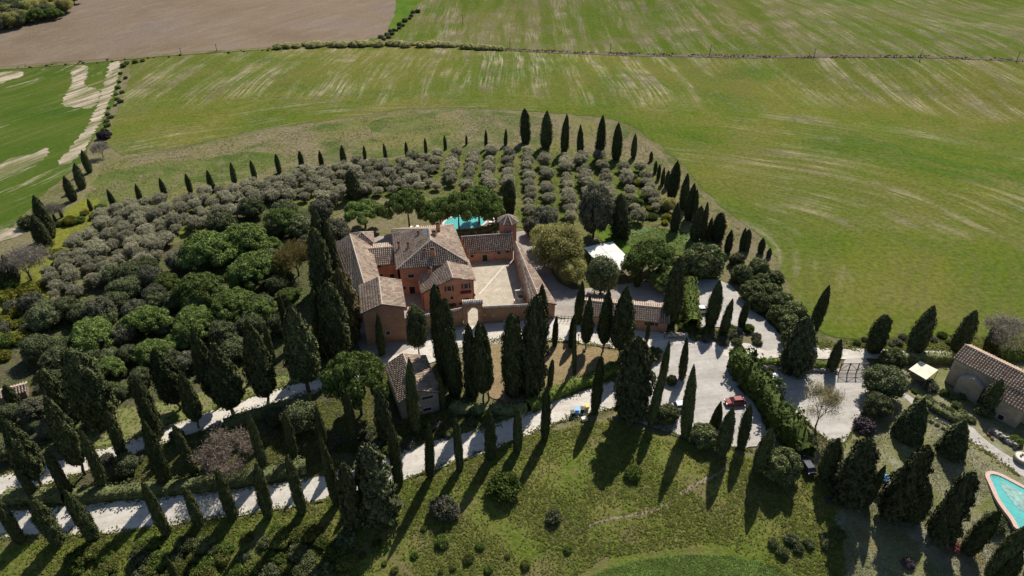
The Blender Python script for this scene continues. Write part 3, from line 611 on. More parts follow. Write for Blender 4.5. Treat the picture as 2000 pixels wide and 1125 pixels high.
def blob(kind, cx, cy, wpx, label, group=None, hs=1.):
    """crown centre on the survey picture and its width"""
    k = TREES[kind]; z = 3.
    for _ in range(6):
        g = at(cx, cy, z); dep = pix(g)[2]; s = wpx * dep / FPX / 2 / k['R']; z = T(g.x, g.y) + k['zc'] * s * hs
    return plant(kind, Vector((g.x, g.y, T(g.x, g.y) - .05)), s, s * hs, label, group)
ORD = 'first second third fourth fifth sixth seventh eighth ninth tenth eleventh twelfth thirteenth fourteenth fifteenth sixteenth seventeenth eighteenth nineteenth twentieth'.split()
O9 = ORD[:9]
for t_, e_ in (('twenty', 'thirtieth'), ('thirty', 'fortieth'), ('forty', 'fiftieth'), ('fifty', 'sixtieth')): ORD += [t_ + '-' + o for o in O9] + [e_]
def row(group, tmpl, items):
    for i, it in enumerate(items):
        kind, bx, by, tx, ty, wd = it[:6]
        if kind == 'slim' and i % 2 == 0 and ('lower road' in group or 'between the two' in group or 'big teardrop' in group): kind = 'column'
        lab = it[6] if len(it) > 6 else tmpl.format(ORD[i])
        cyp(kind, bx, by, tx, ty, wd, lab, group)

# ---------------------------------------------------------------- cypresses
g1 = 'small cypresses along the upper edge of the olive grove'
row(g1, 'small slim cypress, {} from the left along the upper edge of the olive grove', [
 ('slim', 179, 411, 168, 388, 8), ('slim', 228, 412, 213, 369, 12), ('slim', 275, 395, 264, 359, 10), ('slim', 324, 387, 313, 347, 11), ('slim', 373, 377, 359, 339, 11),
 ('slim', 417, 376, 407, 331, 11), ('slim', 460, 363, 450, 318, 11), ('slim', 499, 351, 492, 312, 10), ('slim', 546, 338, 538, 300, 10), ('slim', 590, 325, 582, 295, 10),
 ('slim', 629, 326, 623, 294, 9), ('slim', 672, 320, 669, 283, 11), ('slim', 713, 310, 711, 284, 7), ('slim', 755, 315, 750, 279, 8), ('slim', 795, 309, 792, 276, 7),
 ('slim', 832, 301, 830, 269, 7), ('slim', 870, 292, 868, 264, 7), ('slim', 911, 283, 910, 263, 5), ('slim', 949, 291, 949, 253, 7), ('slim', 987, 284, 989, 251, 7)])
row('tall cypresses at the top of the olive grove', 'tall dark cypress, {} from the left of the seven at the top of the grove', [
 ('column', 1027, 279, 1027, 212, 18), ('slim', 1066, 289, 1065, 217, 23), ('slim', 1101, 300, 1107, 223, 15), ('slim', 1133, 304, 1137, 243, 13), ('slim', 1169, 311, 1173, 225, 17), ('slim', 1203, 312, 1212, 239, 18), ('slim', 1237, 309, 1242, 260, 12)])
row('cypresses down the right edge of the grove', 'dark cypress, {} down the right edge of the grove counted from the top', [
 ('slim', 1271, 315, 1274, 295, 7), ('slim', 1279, 338, 1283, 314, 8), ('slim', 1285, 351, 1290, 320, 8), ('slim', 1293, 361, 1297, 326, 8), ('slim', 1301, 367, 1307, 332, 10), ('slim', 1311, 387, 1323, 315, 22),
 ('slim', 1333, 409, 1346, 337, 17), ('slim', 1343, 429, 1357, 358, 18), ('slim', 1352, 432, 1364, 370, 14), ('slim', 1316, 452, 1329, 397, 17), ('slim', 1357, 468, 1368, 401, 24),
 ('slim', 1382, 471, 1391, 424, 11), ('column', 1399, 470, 1410, 416, 24), ('slim', 1420, 492, 1429, 449, 14), ('slim', 1447, 489, 1454, 444, 10), ('column', 1457, 489, 1465, 448, 14), ('slim', 1485, 494, 1491, 465, 13), ('slim', 1501, 502, 1501, 484, 9)])
row('cypresses beside the bare field at the left', 'cypress, {} from the top along the edge of the patchy left field', [
 ('slim', 175, 337, 165, 293, 14), ('slim', 161, 368, 138, 319, 17), ('slim', 144, 392, 125, 344, 17), ('slim', 122, 425, 114, 408, 6), ('slim', 111, 437, 105, 417, 6), ('slim', 107, 445, 99, 428, 6),
 ('slim', 100, 465, 63, 383, 27), ('slim', 91, 485, 62, 420, 27), ('slim', 31, 553, 3, 499, 22), ('slim', 14, 562, -8, 505, 20)])
for it in [
 ('column', 692, 387, 687, 332, 24, 'single stout cypress standing alone among the olive trees left of the pines'),
 ('column', 995, 418, 991, 349, 23, 'blunt dark cypress behind the small round tower and the umbrella pines'),
 ('feather', 1210, 463, 1217, 379, 28, 'ragged dark cypress on the bright lawn edge above the white marquee'),
 ('slim', 1128, 633, 1131, 550, 18, 'tall cypress at the left end of the low tiled outbuilding'),
 ('tear', 1143, 684, 1148, 577, 22, 'teardrop cypress on a bare trunk, leftmost of three before the low outbuilding'),
 ('tear', 1178, 688, 1191, 566, 26, 'teardrop cypress on a bare trunk, middle one before the low outbuilding'),
 ('tear', 1210, 700, 1220, 562, 44, 'broadest teardrop cypress on a dark trunk before the low outbuilding'),
 ('slim', 1116, 678, 1121, 617, 15, 'slim cypress on the tan lawn edge left of the teardrop cypresses'),
 ('slim', 1122, 731, 1124, 632, 9, 'very thin dark cypress standing in the tan oval lawn'),
 ('slim', 1083, 676, 1084, 618, 12, 'lone slim cypress on the upper left of the tan oval lawn'),
 ('slim', 1262, 668, 1260, 627, 8, 'thin cypress against the wall of the low outbuilding right of the window'),
 ('slim', 1306, 634, 1320, 500, 36, 'tall broad cypress at the right end of the low outbuilding roof'),
 ('slim', 1386, 638, 1406, 550, 27, 'largest of three cypresses in front of the upper gravel parking'),
 ('slim', 1411, 655, 1427, 583, 18, 'middle one of three cypresses in front of the upper gravel parking'),
 ('slim', 1447, 638, 1457, 585, 16, 'rightmost of three cypresses in front of the upper gravel parking'),
 ('slim', 1243, 560, 1244, 520, 12, 'dark slim cypress between the holm oak and the round pine'),
 ('feather', 1036, 762, 1027, 576, 48, 'tallest shaggy grey-green cypress in front of the courtyard wall'),
 ('column', 1002, 768, 999, 612, 40, 'dense black cypress left of the tallest shaggy one'),
 ('slim', 1058, 668, 1056, 555, 22, 'dark cypress behind the shaggy one at the wall corner'),
 ('column', 865, 712, 848, 555, 30, 'rear tall cypress of the cluster left of the entrance arch'),
 ('column', 874, 745, 858, 589, 31, 'tall dark cypress, second in the cluster left of the arch'),
 ('column', 890, 770, 885, 635, 29, 'blunt cypress, lower middle of the cluster before the arch'),
 ('feather', 922, 772, 924, 637, 24, 'thin shaggy cypress directly below the entrance arch'),
 ('tear', 945, 790, 947, 627, 30, 'cypress on a bare trunk right below the entrance arch'),
 ('tear', 955, 782, 956, 630, 26, 'second crown of the twin cypress on a bare trunk below the arch'),
 ('slim', 746, 694, 735, 612, 15, 'slim cypress standing before the blank wall of the tall west gable'),
 ('slim', 571, 682, 548, 573, 15, 'slim dark cypress left of the big shaggy one on the upper drive'),
 ('slim', 535, 713, 513, 634, 13, 'slim cypress in the shade left of the upper drive'),
 ('slim', 640, 560, 600, 403, 32, 'hindmost tall cypress at the west roof of the villa'),
 ('slim', 652, 560, 623, 425, 32, 'tall cypress touching the long west roof of the villa'),
 ('column', 636, 588, 606, 445, 38, 'broad black cypress at the front of the west villa group'),
 ('slim', 633, 694, 610, 565, 27, 'left one of the lower cypresses below the west villa group'),
 ('slim', 644, 694, 622, 562, 20, 'narrow cypress between the two lower ones below the west villa group'),
 ('column', 663, 704, 640, 548, 50, 'massive cypress left of the tall gable wall'),
 ('brown', 684, 665, 655, 527, 42, 'golden brown conifer leaning against the west wing'),
 ]: cyp(*it)
row('big teardrop cypresses along the upper driveway', 'big teardrop cypress with bare trunk, {} from the right along the upper driveway', [
 ('tear', 603, 766, 570, 590, 60), ('tear', 528, 796, 480, 622, 46), ('tear', 456, 813, 412, 665, 56), ('tear', 428, 796, 385, 643, 36), ('tear', 390, 836, 360, 724, 30), ('tear', 353, 800, 320, 680, 50),
 ('column', 200, 826, 157, 685, 62), ('column', 304, 860, 259, 739, 28), ('slim', 313, 852, 273, 742, 20), ('column', 139, 822, 77, 719, 42), ('tear', 168, 926, 93, 767, 42), ('tear', 83, 951, 13, 825, 44), ('slim', 32, 796, 5, 752, 20)])
row('cypresses between the two driveways', 'slim cypress, {} from the left between the two driveways', [
 ('slim', 70, 972, 42, 909, 18), ('slim', 206, 956, 152, 842, 22), ('slim', 241, 893, 199, 803, 20), ('slim', 325, 949, 274, 820, 26), ('slim', 382, 928, 357, 831, 20), ('slim', 519, 921, 491, 802, 18), ('slim', 577, 897, 555, 805, 16),
 ('slim', 636, 890, 617, 795, 18), ('slim', 692, 868, 680, 762, 18), ('feather', 752, 857, 737, 763, 22), ('slim', 718, 940, 705, 861, 14), ('slim', 812, 846, 800, 703, 25), ('slim', 866, 800, 863, 739, 12), ('slim', 1030, 780, 1025, 716, 9), ('slim', 1073, 762, 1075, 701, 11)])
row('cypresses on the lower side of the lower road', 'cypress with a long shadow, {} from the left below the lower road', [
 ('slim', 42, 1059, 0, 975, 21), ('column', 115, 1058, 77, 971, 29), ('slim', 134, 968, 93, 882, 19), ('slim', 185, 1055, 133, 950, 28), ('slim', 327, 1044, 298, 942, 19), ('column', 390, 1025, 370, 953, 21), ('slim', 457, 1012, 426, 919, 21),
 ('slim', 526, 1010, 500, 907, 23), ('slim', 591, 1001, 571, 886, 21), ('slim', 659, 985, 637, 850, 21), ('feather', 689, 1028, 673, 903, 32), ('feather', 743, 1010, 730, 877, 62), ('slim', 779, 949, 769, 832, 19),
 ('slim', 840, 933, 834, 818, 18), ('slim', 899, 916, 897, 820, 16), ('column', 959, 895, 961, 804, 20), ('slim', 1011, 880, 1016, 797, 18), ('slim', 1064, 858, 1067, 752, 19), ('slim', 1161, 805, 1167, 698, 18)])
row('cypresses around the gravel parking', 'dark cypress beside the gravel parking, {} from the left', [
 ('feather', 1232, 812, 1245, 660, 56), ('slim', 1271, 832, 1284, 734, 18), ('slim', 1289, 768, 1299, 667, 15), ('slim', 1331, 741, 1346, 660, 15), ('slim', 1338, 852, 1354, 717, 23), ('cone', 1396, 832, 1402, 783, 22), ('slim', 1408, 885, 1425, 792, 26),
 ('slim', 1447, 874, 1470, 789, 22), ('slim', 1463, 730, 1477, 680, 14), ('slim', 1481, 918, 1508, 828, 28), ('slim', 1491, 766, 1502, 719, 13), ('feather', 1549, 726, 1577, 620, 46), ('slim', 1584, 655, 1606, 557, 22), ('slim', 1622, 725, 1641, 660, 19)])
row('cypresses lining the road by the field', 'stout cypress casting shade on the road, {} from the left beside the green field', [
 ('column', 1704, 684, 1732, 612, 33), ('slim', 1783, 688, 1819, 597, 34), ('slim', 1866, 686, 1899, 604, 32), ('slim', 1931, 680, 1956, 631, 22)])
row('dark cypresses in the pool garden', 'dark cypress in the pool garden, {} from the left', [
 ('slim', 1611, 930, 1633, 855, 36), ('feather', 1652, 978, 1670, 862, 56), ('slim', 1690, 987, 1718, 904, 20), ('feather', 1741, 1008, 1789, 866, 48), ('slim', 1781, 1014, 1816, 945, 34), ('feather', 1833, 1053, 1890, 926, 42), ('slim', 1887, 1078, 1938, 988, 32), ('slim', 1935, 1125, 1987, 1020, 34), ('slim', 1952, 1145, 1993, 1079, 30), ('slim', 2010, 1120, 2045, 1010, 32), ('slim', 1924, 802, 1956, 739, 30)])
cyp('slim', 350, 1150, 335, 1088, 15, 'cypress tip rising from the bottom edge of the picture')
cyp('cone', 1770, 852, 1795, 778, 54, 'fat clipped cone topiary, upper of two beside the garden path')
cyp('cone', 1856, 884, 1879, 820, 50, 'fat clipped cone topiary, lower of two beside the garden path')
cyp('brown', 1372, 470, 1379, 395, 10, 'thin rust-brown conifer beside the cypresses at the grove edge')

# ---------------------------------------------------------------- pines, oaks and other trees
for it in [
 ('pineround', 555, 425, 78, 'round bright green pine nearest the olive grove, left of the tall villa cypresses'),
 ('pineround', 475, 462, 100, 'broad round pine on the upper edge of the left wood'),
 ('pineround', 402, 480, 108, 'wide pine at the upper left corner of the pine wood'),
 ('pineround', 492, 520, 100, 'large bubbly pine in the middle of the left wood beside the clearing'),
 ('pineround', 387, 560, 98, 'large round pine left of the middle of the wood'),
 ('pineround', 452, 592, 92, 'pine below the clearing in the left wood'),
 ('pineround', 375, 625, 86, 'pine above the twin teardrop cypresses'),
 ('pineround', 505, 598, 70, 'pine left of the slim dark cypress near the villa'),
 ('pineround', 284, 620, 86, 'round pine beside the small tan clearing in the left wood'),
 ('pineround', 179, 648, 90, 'bright pine in the lower left wood above the large cypress'),
 ('pineround', 295, 682, 72, 'pine over the shaded hollow of the lower left wood'),
 ('pineround', 212, 712, 56, 'small yellowish pine behind the large dark cypress at left'),







 ('pineround', 1272, 498, 108, 'large round pine right of the white marquee'),

 ('oakgrey', 1062, 425, 58, 'grey green oak right of the round tower'),
 ('oakgrey', 1042, 440, 46, 'small grey oak close to the round tower'),
 ('willow', 1092, 482, 108, 'large yellow-green spring tree right of the courtyard wall'),
 ('willow', 1065, 462, 62, 'yellow-green tree top nearest the round tower'),
 ('willow', 1116, 526, 64, 'yellow-green tree lobe above the holm oak'),

 ('laurel', 1375, 508, 86, 'dense evergreen mass at the top of the upper parking'),
 ('laurel', 1340, 520, 60, 'evergreen bush left of the dense mass at the upper parking'),
 ('pineround', 1300, 540, 60, 'small pine under the large round pine'),

 ('oakgrey', 652, 452, 62, 'grey oak behind the west roof'),
 ('oakgrey', 628, 408, 54, 'grey olive-like tree behind the tall villa cypresses'),
 ('oakgrey', 655, 490, 50, 'grey oak touching the west eave'),
 ('oak', 85, 618, 62, 'dark oak at the left edge of the wood'), ('oakgrey', 194, 605, 66, 'grey leafed oak above the lower left pines'),
 ('oak', 130, 600, 56, 'dark oak between the scrub and the grey leafed oak'), ('oak', 250, 560, 56, 'dark oak at the left foot of the pine wood'),
 ('oak', 300, 585, 46, 'dark oak above the small tan clearing'), ('oakgrey', 295, 540, 60, 'grey oak where the wood meets the dense grove'), ('oak', 225, 535, 50, 'oak under the dense olive canopy'),
 ('oak', 72, 678, 66, 'dark oak above the sheds at the far left'), ('oak', 129, 750, 54, 'dark oak behind the left cypresses'), ('oakgrey', 149, 792, 46, 'small grey oak beside the left cypresses'),
 ('oak', 274, 735, 46, 'dark oak left of the ragged cypresses on the drive'), ('oakgrey', 363, 705, 46, 'grey oak between the teardrop cypresses'), ('oak', 110, 695, 50, 'oak in the deep shade of the lower left wood'),
 ('oak', 250, 690, 46, 'dark oak filling the hollow between pines'), ('oak', 340, 585, 50, 'dark oak between the round pines'), ('oak', 430, 640, 48, 'dark oak under the pines above the drive'), ('oak', 560, 540, 30, 'small dark oak beside the clearing'),
 ('oak', 585, 812, 76, 'round dark oak below the upper drive beside the slim cypress'), ('oak', 540, 812, 46, 'dark shrubby oak at the lower edge of the upper drive'),
 ('oakgrey', 62, 800, 56, 'grey bush-like oak left of the drive bend'), ('oak', 15, 805, 46, 'grey oak at the left frame edge'), ('oakgrey', 95, 835, 46, 'grey oak under the leaning cypress at left'),
 ('oak', 12, 880, 46, 'dark oak at the left frame edge beside the drive'), ('oakgrey', 60, 590, 50, 'grey shrubby oak behind the yellow scrub'),
 ('ball', 1530, 908, 78, 'large round olive-green bush below the parking hedge'),
 ('ball', 1312, 742, 23, 'small round clipped bush on the gravel parking'),
 ('laurel', 1303, 808, 52, 'round evergreen bush at the lower edge of the gravel parking'), ('laurel', 1376, 850, 58, 'large evergreen bush below the red car'), ('laurel', 1252, 800, 42, 'evergreen bush at the foot of the broad shaggy cypress'), ('laurel', 1238, 700, 60, 'evergreen bush in front of the broadest teardrop cypress'),
 ('laurel', 1278, 690, 34, 'low evergreen bush on the small triangle beside the parking entry'),
 ('oak', 1730, 745, 84, 'tall mixed green tree right of the wooden gate'), ('oak', 1715, 790, 60, 'dark lower limb tree right of the gate parking'), ('laurel', 1745, 700, 50, 'green bush where the tree meets the road'),
 ('shrubgreen', 985, 948, 72, 'bright green bush alone on the grass slope'), ('shrubgreen', 1237, 922, 38, 'dark green bush in the middle of the grass slope'), ('shrubdark', 1082, 1008, 36, 'dark bush low on the grass slope'),
 ('bareyellow', 1608, 790, 74, 'bare budding tree with yellowish twigs on the gate parking'),
 ('barepink', 446, 888, 92, 'bare pinkish tree above the lower road'), ('baregold', 577, 505, 74, 'thin golden tree beside the clearing in the wood'),
 ('baregrey', 45, 512, 80, 'bare brown tree beside the left cypresses'), ('baregrey', 1965, 648, 84, 'bare grey tree beside the road at the right edge'), ('baregrey', 100, 412, 40, 'small bare grey tree beside the patchy field'),
 ('shrubpurple', 203, 262, 30, 'purplish bare bush on the field boundary'), ('baregrey', 196, 290, 34, 'bare bush below the purplish one on the field boundary'), ('shrubdark', 55, 432, 42, 'dark bush beside the paired left cypresses'),
 ('willow', 1305, 398, 34, 'yellow blossoming shrub at the right side of the grove'), ('shrubred', 913, 376, 26, 'red leaved shrub behind the pool pines'),
 ('shrubred', 1733, 985, 26, 'pink flowering bush below the play tower'), ('shrubred', 1865, 1068, 28, 'pink flowering bush among the pool garden cypresses'), ('shrubpurple', 1775, 1100, 28, 'purple bush at the lower edge of the garden'),
 ('shrubdark', 1945, 1020, 50, 'green bush beside the lower pool'), ('shrubpurple', 1620, 975, 18, 'grey purple bush beside the round bush'), ('shrubpurple', 1690, 830, 46, 'purplish bare bush at the edge of the gate parking'),
 ('shrublaurel', 1925, 800, 40, 'green bush before the cream house'), ('shrubgrey', 1818, 752, 34, 'grey bush below the cream canopy'), ('shrublaurel', 1880, 808, 24, 'pale green bush at the path junction'), ('shrubgreen', 1985, 860, 30, 'bright bush in front of the cream house'),
 ('oakgrey', 1910, 748, 26, 'small olive tree against the cream gable wall'), ('shrubgold' if False else 'shrubyellow', 1935, 680, 26, 'yellow conifer bush behind the cream house ridge'), ('willow', 1690, 870, 36, 'yellow-green bush at the foot of the gate parking'),
 ('shrubgrey', 868, 990, 60, 'dry brown bramble patch on the slope'), ('shrubbrown', 885, 1000, 34, 'rusty dead shrub on the slope'),
 ('oak', 245, 905, 52, 'round shaded oak between the driveways left of the slim cypresses'), ('oakgrey', 345, 850, 34, 'grey bush beside the upper drive bend'), ('shrubgrey', 207, 895, 30, 'pale grey bush beside the upper drive'), ('shrubgrey', 268, 895, 26, 'silver bush between the driveways'),
 ]: blob(*it)
def based(kind, cx, cy, wpx, bx, by, label, group=None):
    k = TREES[kind]; g = at(bx, by); dep = pix(g + Vector((0, 0, 5)))[2]; s_ = wpx * dep / FPX / 2 / k['R']; sz = (hat(g.y, cy) - g.z) / k['zc']
    return plant(kind, g, s_, max(s_ * .6, sz), label, group)
def scat(kind, n, poly, wmin, wmax, label, group, seed=1, sep=.55):
    rr = random.Random(seed); out = []; xs = [p[0] for p in poly]; ys = [p[1] for p in poly]; tries = 0
    while len(out) < n and tries < n * 60:
        tries += 1; x = rr.uniform(min(xs), max(xs)); y = rr.uniform(min(ys), max(ys)); wd = rr.uniform(wmin, wmax)
        if not inpoly(x, y, poly) or any(math.hypot(x - a, (y - b) * 1.3) < (wd + c) * .5 * sep for a, b, c in out): continue
        out.append((x, y, wd))
    for n_, (x, y, wd) in enumerate(sorted(out)):
        blob(rr.choice(kind) if isinstance(kind, (list, tuple)) else kind, x, y, wd, f'{label}, {ORD[n_]} from the left', group)
based('pine', 711, 408, 78, 714, 446, 'umbrella pine left of the main roof with its trunks showing')
based('pine', 795, 392, 82, 800, 450, 'umbrella pine directly behind the main house roof')
based('pine', 858, 405, 78, 862, 452, 'umbrella pine behind the highest ridge of the villa')
based('pine', 905, 398, 76, 897, 458, 'umbrella pine over the left end of the villa pool')
based('pine', 948, 385, 84, 936, 440, 'umbrella pine over the middle of the villa pool')
based('pine', 968, 408, 56, 963, 448, 'umbrella pine beside the small round tower')
based('pine', 705, 728, 124, 707, 812, 'big umbrella pine beside the small stone house with dappled roof')
based('oakgrey', 1163, 408, 74, 1158, 464, 'tall loose evergreen tree above the white marquee')
based('oak', 1173, 535, 66, 1173, 575, 'dark round holm oak in front of the white marquee')
based('oak', 819, 640, 44, 819, 694, 'dark oak with a bare trunk at the corner of the tall west gable')
scat(['shrubyellow', 'shrubyellow', 'shrubgreen', 'shrubgrey'], 20, [(-20, 700), (-20, 560), (40, 540), (95, 560), (80, 640), (40, 690)], 26, 44, 'yellow-green spring bush in the scrub at the left frame edge', 'yellow scrub at the left edge', 3, .5)
scat(['shrubyellow', 'shrubgreen'], 14, [(95, 545), (60, 500), (120, 430), (200, 392), (215, 410), (150, 460)], 18, 30, 'yellow-green bush on the bank between left cypresses and grove', 'bushes on the yellow-green bank', 4, .6)
scat(['shrubgreen', 'shrublaurel', 'shrubgreen', 'shrubdark', 'shrubgreen', 'shrubwild', 'shrubwild'], 56, [(130, 1130), (150, 1080), (230, 1050), (330, 1065), (450, 1035), (600, 1030), (700, 1060), (650, 1140), (250, 1160)], 28, 52, 'leafy bush in the thicket on the slope below the lower road', 'thicket below the lower road', 5, .55)
scat(['shrubwild', 'shrubgreen', 'shrubgreen'], 22, [(560, 1040), (740, 1060), (900, 1000), (960, 1060), (1250, 1070), (1180, 1090), (900, 1120), (600, 1140)], 12, 30, 'low rough bush scattered low on the grass slope', 'rough bushes on the grass slope', 6, 1.5)
scat(['oak', 'pineround', 'oakgrey', 'oak'], 46, [(60, 690), (70, 600), (170, 575), (300, 500), (450, 415), (520, 395), (600, 415), (640, 470), (600, 560), (560, 620), (520, 660), (440, 690), (330, 700), (250, 760), (160, 760)], 40, 62, 'leafy tree filling the left wood', 'trees filling the left wood', 27, .62)
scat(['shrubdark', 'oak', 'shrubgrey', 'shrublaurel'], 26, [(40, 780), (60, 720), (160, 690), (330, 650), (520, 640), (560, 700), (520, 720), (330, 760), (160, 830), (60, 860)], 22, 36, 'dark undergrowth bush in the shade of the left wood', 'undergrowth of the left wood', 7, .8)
scat(['shrubdark', 'shrublaurel', 'shrubgreen', 'shrubgrey'], 26, [(640, 870), (700, 820), (780, 850), (880, 800), (940, 790), (960, 820), (850, 860), (700, 905)], 18, 32, 'shaded bush between the small stone house and the lower road', 'bushes around the small stone house', 8, .6)
scat(['shrublaurel', 'shrubgrey', 'shrubgreen'], 14, [(1350, 640), (1480, 640), (1480, 668), (1400, 668), (1345, 655)], 20, 32, 'leafy shrub in the bed under the parking cypresses', 'shrubs in the bed above the road', 9, .6)
scat(['shrubdark', 'shrublaurel'], 8, [(1640, 1060), (1510, 1085), (1500, 1050), (1640, 1040)], 16, 30, 'dark green bush above the crop rows at the bottom', 'bushes above the crop rows', 10, 1.)
scat(['shrubgreen', 'shrublaurel', 'shrubgrey'], 16, [(1740, 730), (1790, 760), (1860, 800), (1840, 760), (1880, 770), (1880, 800), (1930, 840), (1990, 870), (1960, 850), (1750, 760)], 14, 24, 'garden shrub beside the path of the cream house', 'shrubs in the cream house garden', 11, .7)
scat(['shrubgrey', 'shrubgreen'], 10, [(1660, 660), (1860, 652), (1860, 672), (1660, 676)], 14, 24, 'dry verge bush between the road and the green field', 'dry bushes along the road verge', 12, .8)
scat(['laurel'], 18, [(1428, 505), (1470, 498), (1510, 530), (1560, 620), (1568, 660), (1545, 660), (1500, 610), (1440, 545)], 34, 54, 'tall laurel in the screen between upper parking and field', 'laurel screen beside the upper parking', 13, .62)
scat(['willow', 'shrubgreen'], 7, [(1338, 560), (1356, 560), (1362, 640), (1335, 650)], 24, 34, 'yellow-green bush in the hedge left of the upper parking', 'yellow-green hedge bushes beside the upper parking', 14, .5)
scat(['shrubgrey', 'shrubyellow', 'shrubgreen'], 18, [(1225, 330), (1285, 370), (1310, 420), (1300, 440), (1240, 430), (1210, 380)], 14, 26, 'grey green bush at the right side of the grove', 'bushes at the right side of the grove', 15, .7)
HR = [(540, 93), (600, 89), (680, 88), (760, 87), (880, 90), (975, 97)]
for n_ in range(44):
    u_ = (n_ + rnd.uniform(-.4, .4)) / 43; q_ = 540 + 435 * u_; yb = float(np.interp(q_, [p[0] for p in HR], [p[1] for p in HR])) - 3 + rnd.uniform(-1, 1)
    if 722 < q_ < 738: continue
    blob('shrubwillow', q_, yb, rnd.uniform(13, 24), f'pale yellow willow bush, {ORD[n_]} from the left in the hedgerow dividing the far fields', 'willow bushes in the far hedgerow')
scat(['shrubdark', 'shrubgrey'], 16, [(742, 72), (775, 50), (815, 15), (822, 18), (785, 55), (748, 80)], 8, 13, 'dark bush along the ditch beside the ploughed field', 'bushes along the far ditch', 17, .6)
scat(['shrubdark', 'shrubgreen', 'shrubgrey'], 22, [(235, 118), (300, 110), (250, 130), (235, 200), (205, 280), (190, 280), (225, 170)], 8, 15, 'small bush on the boundary strip beside the patchy field', 'bushes on the left field boundary', 18, .7)
scat(['oak', 'pineround', 'willow', 'oakgrey'], 58, [(-30, 52), (-30, -14), (146, -14), (132, 4), (104, 28), (40, 38), (0, 46)], 24, 36, 'tree of the small wood in the upper left corner', 'small wood in the upper left corner', 19, .33)
scat(['shrubdark', 'shrubgreen'], 24, [(0, 132), (250, 112), (420, 101), (540, 93), (540, 98), (420, 105), (250, 118), (0, 137)], 4, 7, 'tiny bush in the thin hedge below the ploughed field', 'thin hedge below the ploughed field', 20, .9)

# ---------------------------------------------------------------- olive grove
GP = [(185, 425), (230, 405), (330, 392), (420, 376), (550, 342), (680, 322), (860, 300), (1000, 292), (1240, 316), (1285, 375), (1300, 425), (1240, 436), (1130, 380), (1130, 440), (1010, 425), (1010, 375), (960, 370), (700, 380), (670, 400), (600, 395), (520, 395), (440, 430), (340, 455), (310, 520), (235, 540), (150, 590), (80, 600), (80, 560), (140, 480)]
spots = []
rr = random.Random(5)
for j in range(-70, 70):
    for i in range(-70, 70):
      for rightside in (True, False):
        if rightside: x = 5 + i * 6.1; y = 195 + j * 3.5
        else: x = -30 + i * 4.3 + j * 2.0 + 4; y = 195 + j * 4.0 + i * .8
        x += rr.uniform(-.7, .7); y += rr.uniform(-.8, .8)
        if rightside != (x > -22 - (y - 190) * .3): continue
        px, py, dep = pix((x, y, T(x, y) + 1))
        if not inpoly(px, py, GP): continue
        if rightside and rr.random() < (.05 if x < 30 else .22): continue
        spots.append((dep, x, y, px, rightside, i if rightside else j))
spots.sort()
print('olives', len(spots))
def grove_label(px):
    if px < 300: return 'grey olive tree in the dense far left part of the grove', 'olives in the far left part of the grove'
    if px < 520: return 'grey olive tree in the closed canopy above the pine wood', 'olives above the pine wood'
    if px < 800: return 'grey olive tree in the part of the grove left of the umbrella pines', 'olives left of the umbrella pines'
    if px < 1010: return 'grey-green olive tree in the grassy rows behind the pool', 'olives in the rows behind the pool'
    if px < 1160: return 'grey-green olive tree in the straight rows right of the blunt cypress', 'olives in the straight central rows'
    return 'grey-green olive tree in the loose right part of the grove', 'olives in the right part of the grove'
keys = sorted({(q[4], q[5]) for q in spots[:300]}, key=lambda k_: (k_[0], k_[1]))
rowsL = [k_ for k_ in keys if not k_[0]]; rowsR = [k_ for k_ in keys if k_[0]]; rank = {}
for k_ in keys:
    for m_, q in enumerate(sorted([q for q in spots[:300] if (q[4], q[5]) == k_], key=lambda q: q[2] if k_[0] else q[1])): rank[q[:3]] = m_
for n_, (dep, x, y, px, rs, ri) in enumerate(spots[:300]):
    grp = grove_label(px)[1]; m_ = ORD[rank[(dep, x, y)]]
    lab = f'grey-green olive tree, {m_} from the front in the {ORD[rowsR.index((rs, ri))]} row right of the pines' if rs else f'grey olive tree, {m_} from the left in the {ORD[rowsL.index((rs, ri))]} line of the left grove'; s = rr.uniform(.68, 1.16) * (1.08 if px < 700 else 1.06)
    plant('olive', Vector((x, y, T(x, y))), s, s * rr.uniform(.85, 1.1), lab, grp)
if len(spots) > 300:
    parts = []
    for dep, x, y, px, rs, ri in spots[300:]:
        me = TREES['olive']['m'][rr.randrange(5)]; n = len(me.vertices); a = np.empty(n * 3, np.float32); me.vertices.foreach_get('co', a); a = a.reshape(-1, 3)
        s = rr.uniform(.85, 1.25); th = rr.uniform(0, 6.28); c, sn = math.cos(th), math.sin(th); a = a @ np.array([[c, sn, 0], [-sn, c, 0], [0, 0, 1]]) * s + np.array([x, y, T(x, y)])
        li = np.empty(len(me.loops), np.int32); me.loops.foreach_get('vertex_index', li); nt3 = [p for p in me.polygons if len(p.vertices) == 3]; nn = len(nt3)
        parts.append((a, li[:nn * 3].reshape(-1, 3))); parts.append(0)
        parts[-1] = (np.zeros((0, 3)), li[nn * 3:].reshape(-1, 4) - n)
    o = link('far_olive_trees', mesh_parts('far_olive_trees', parts, M['olive']), kind='stuff')
    tag(o, 'farthest grey olive trees at the top of the grove', 'olive trees')

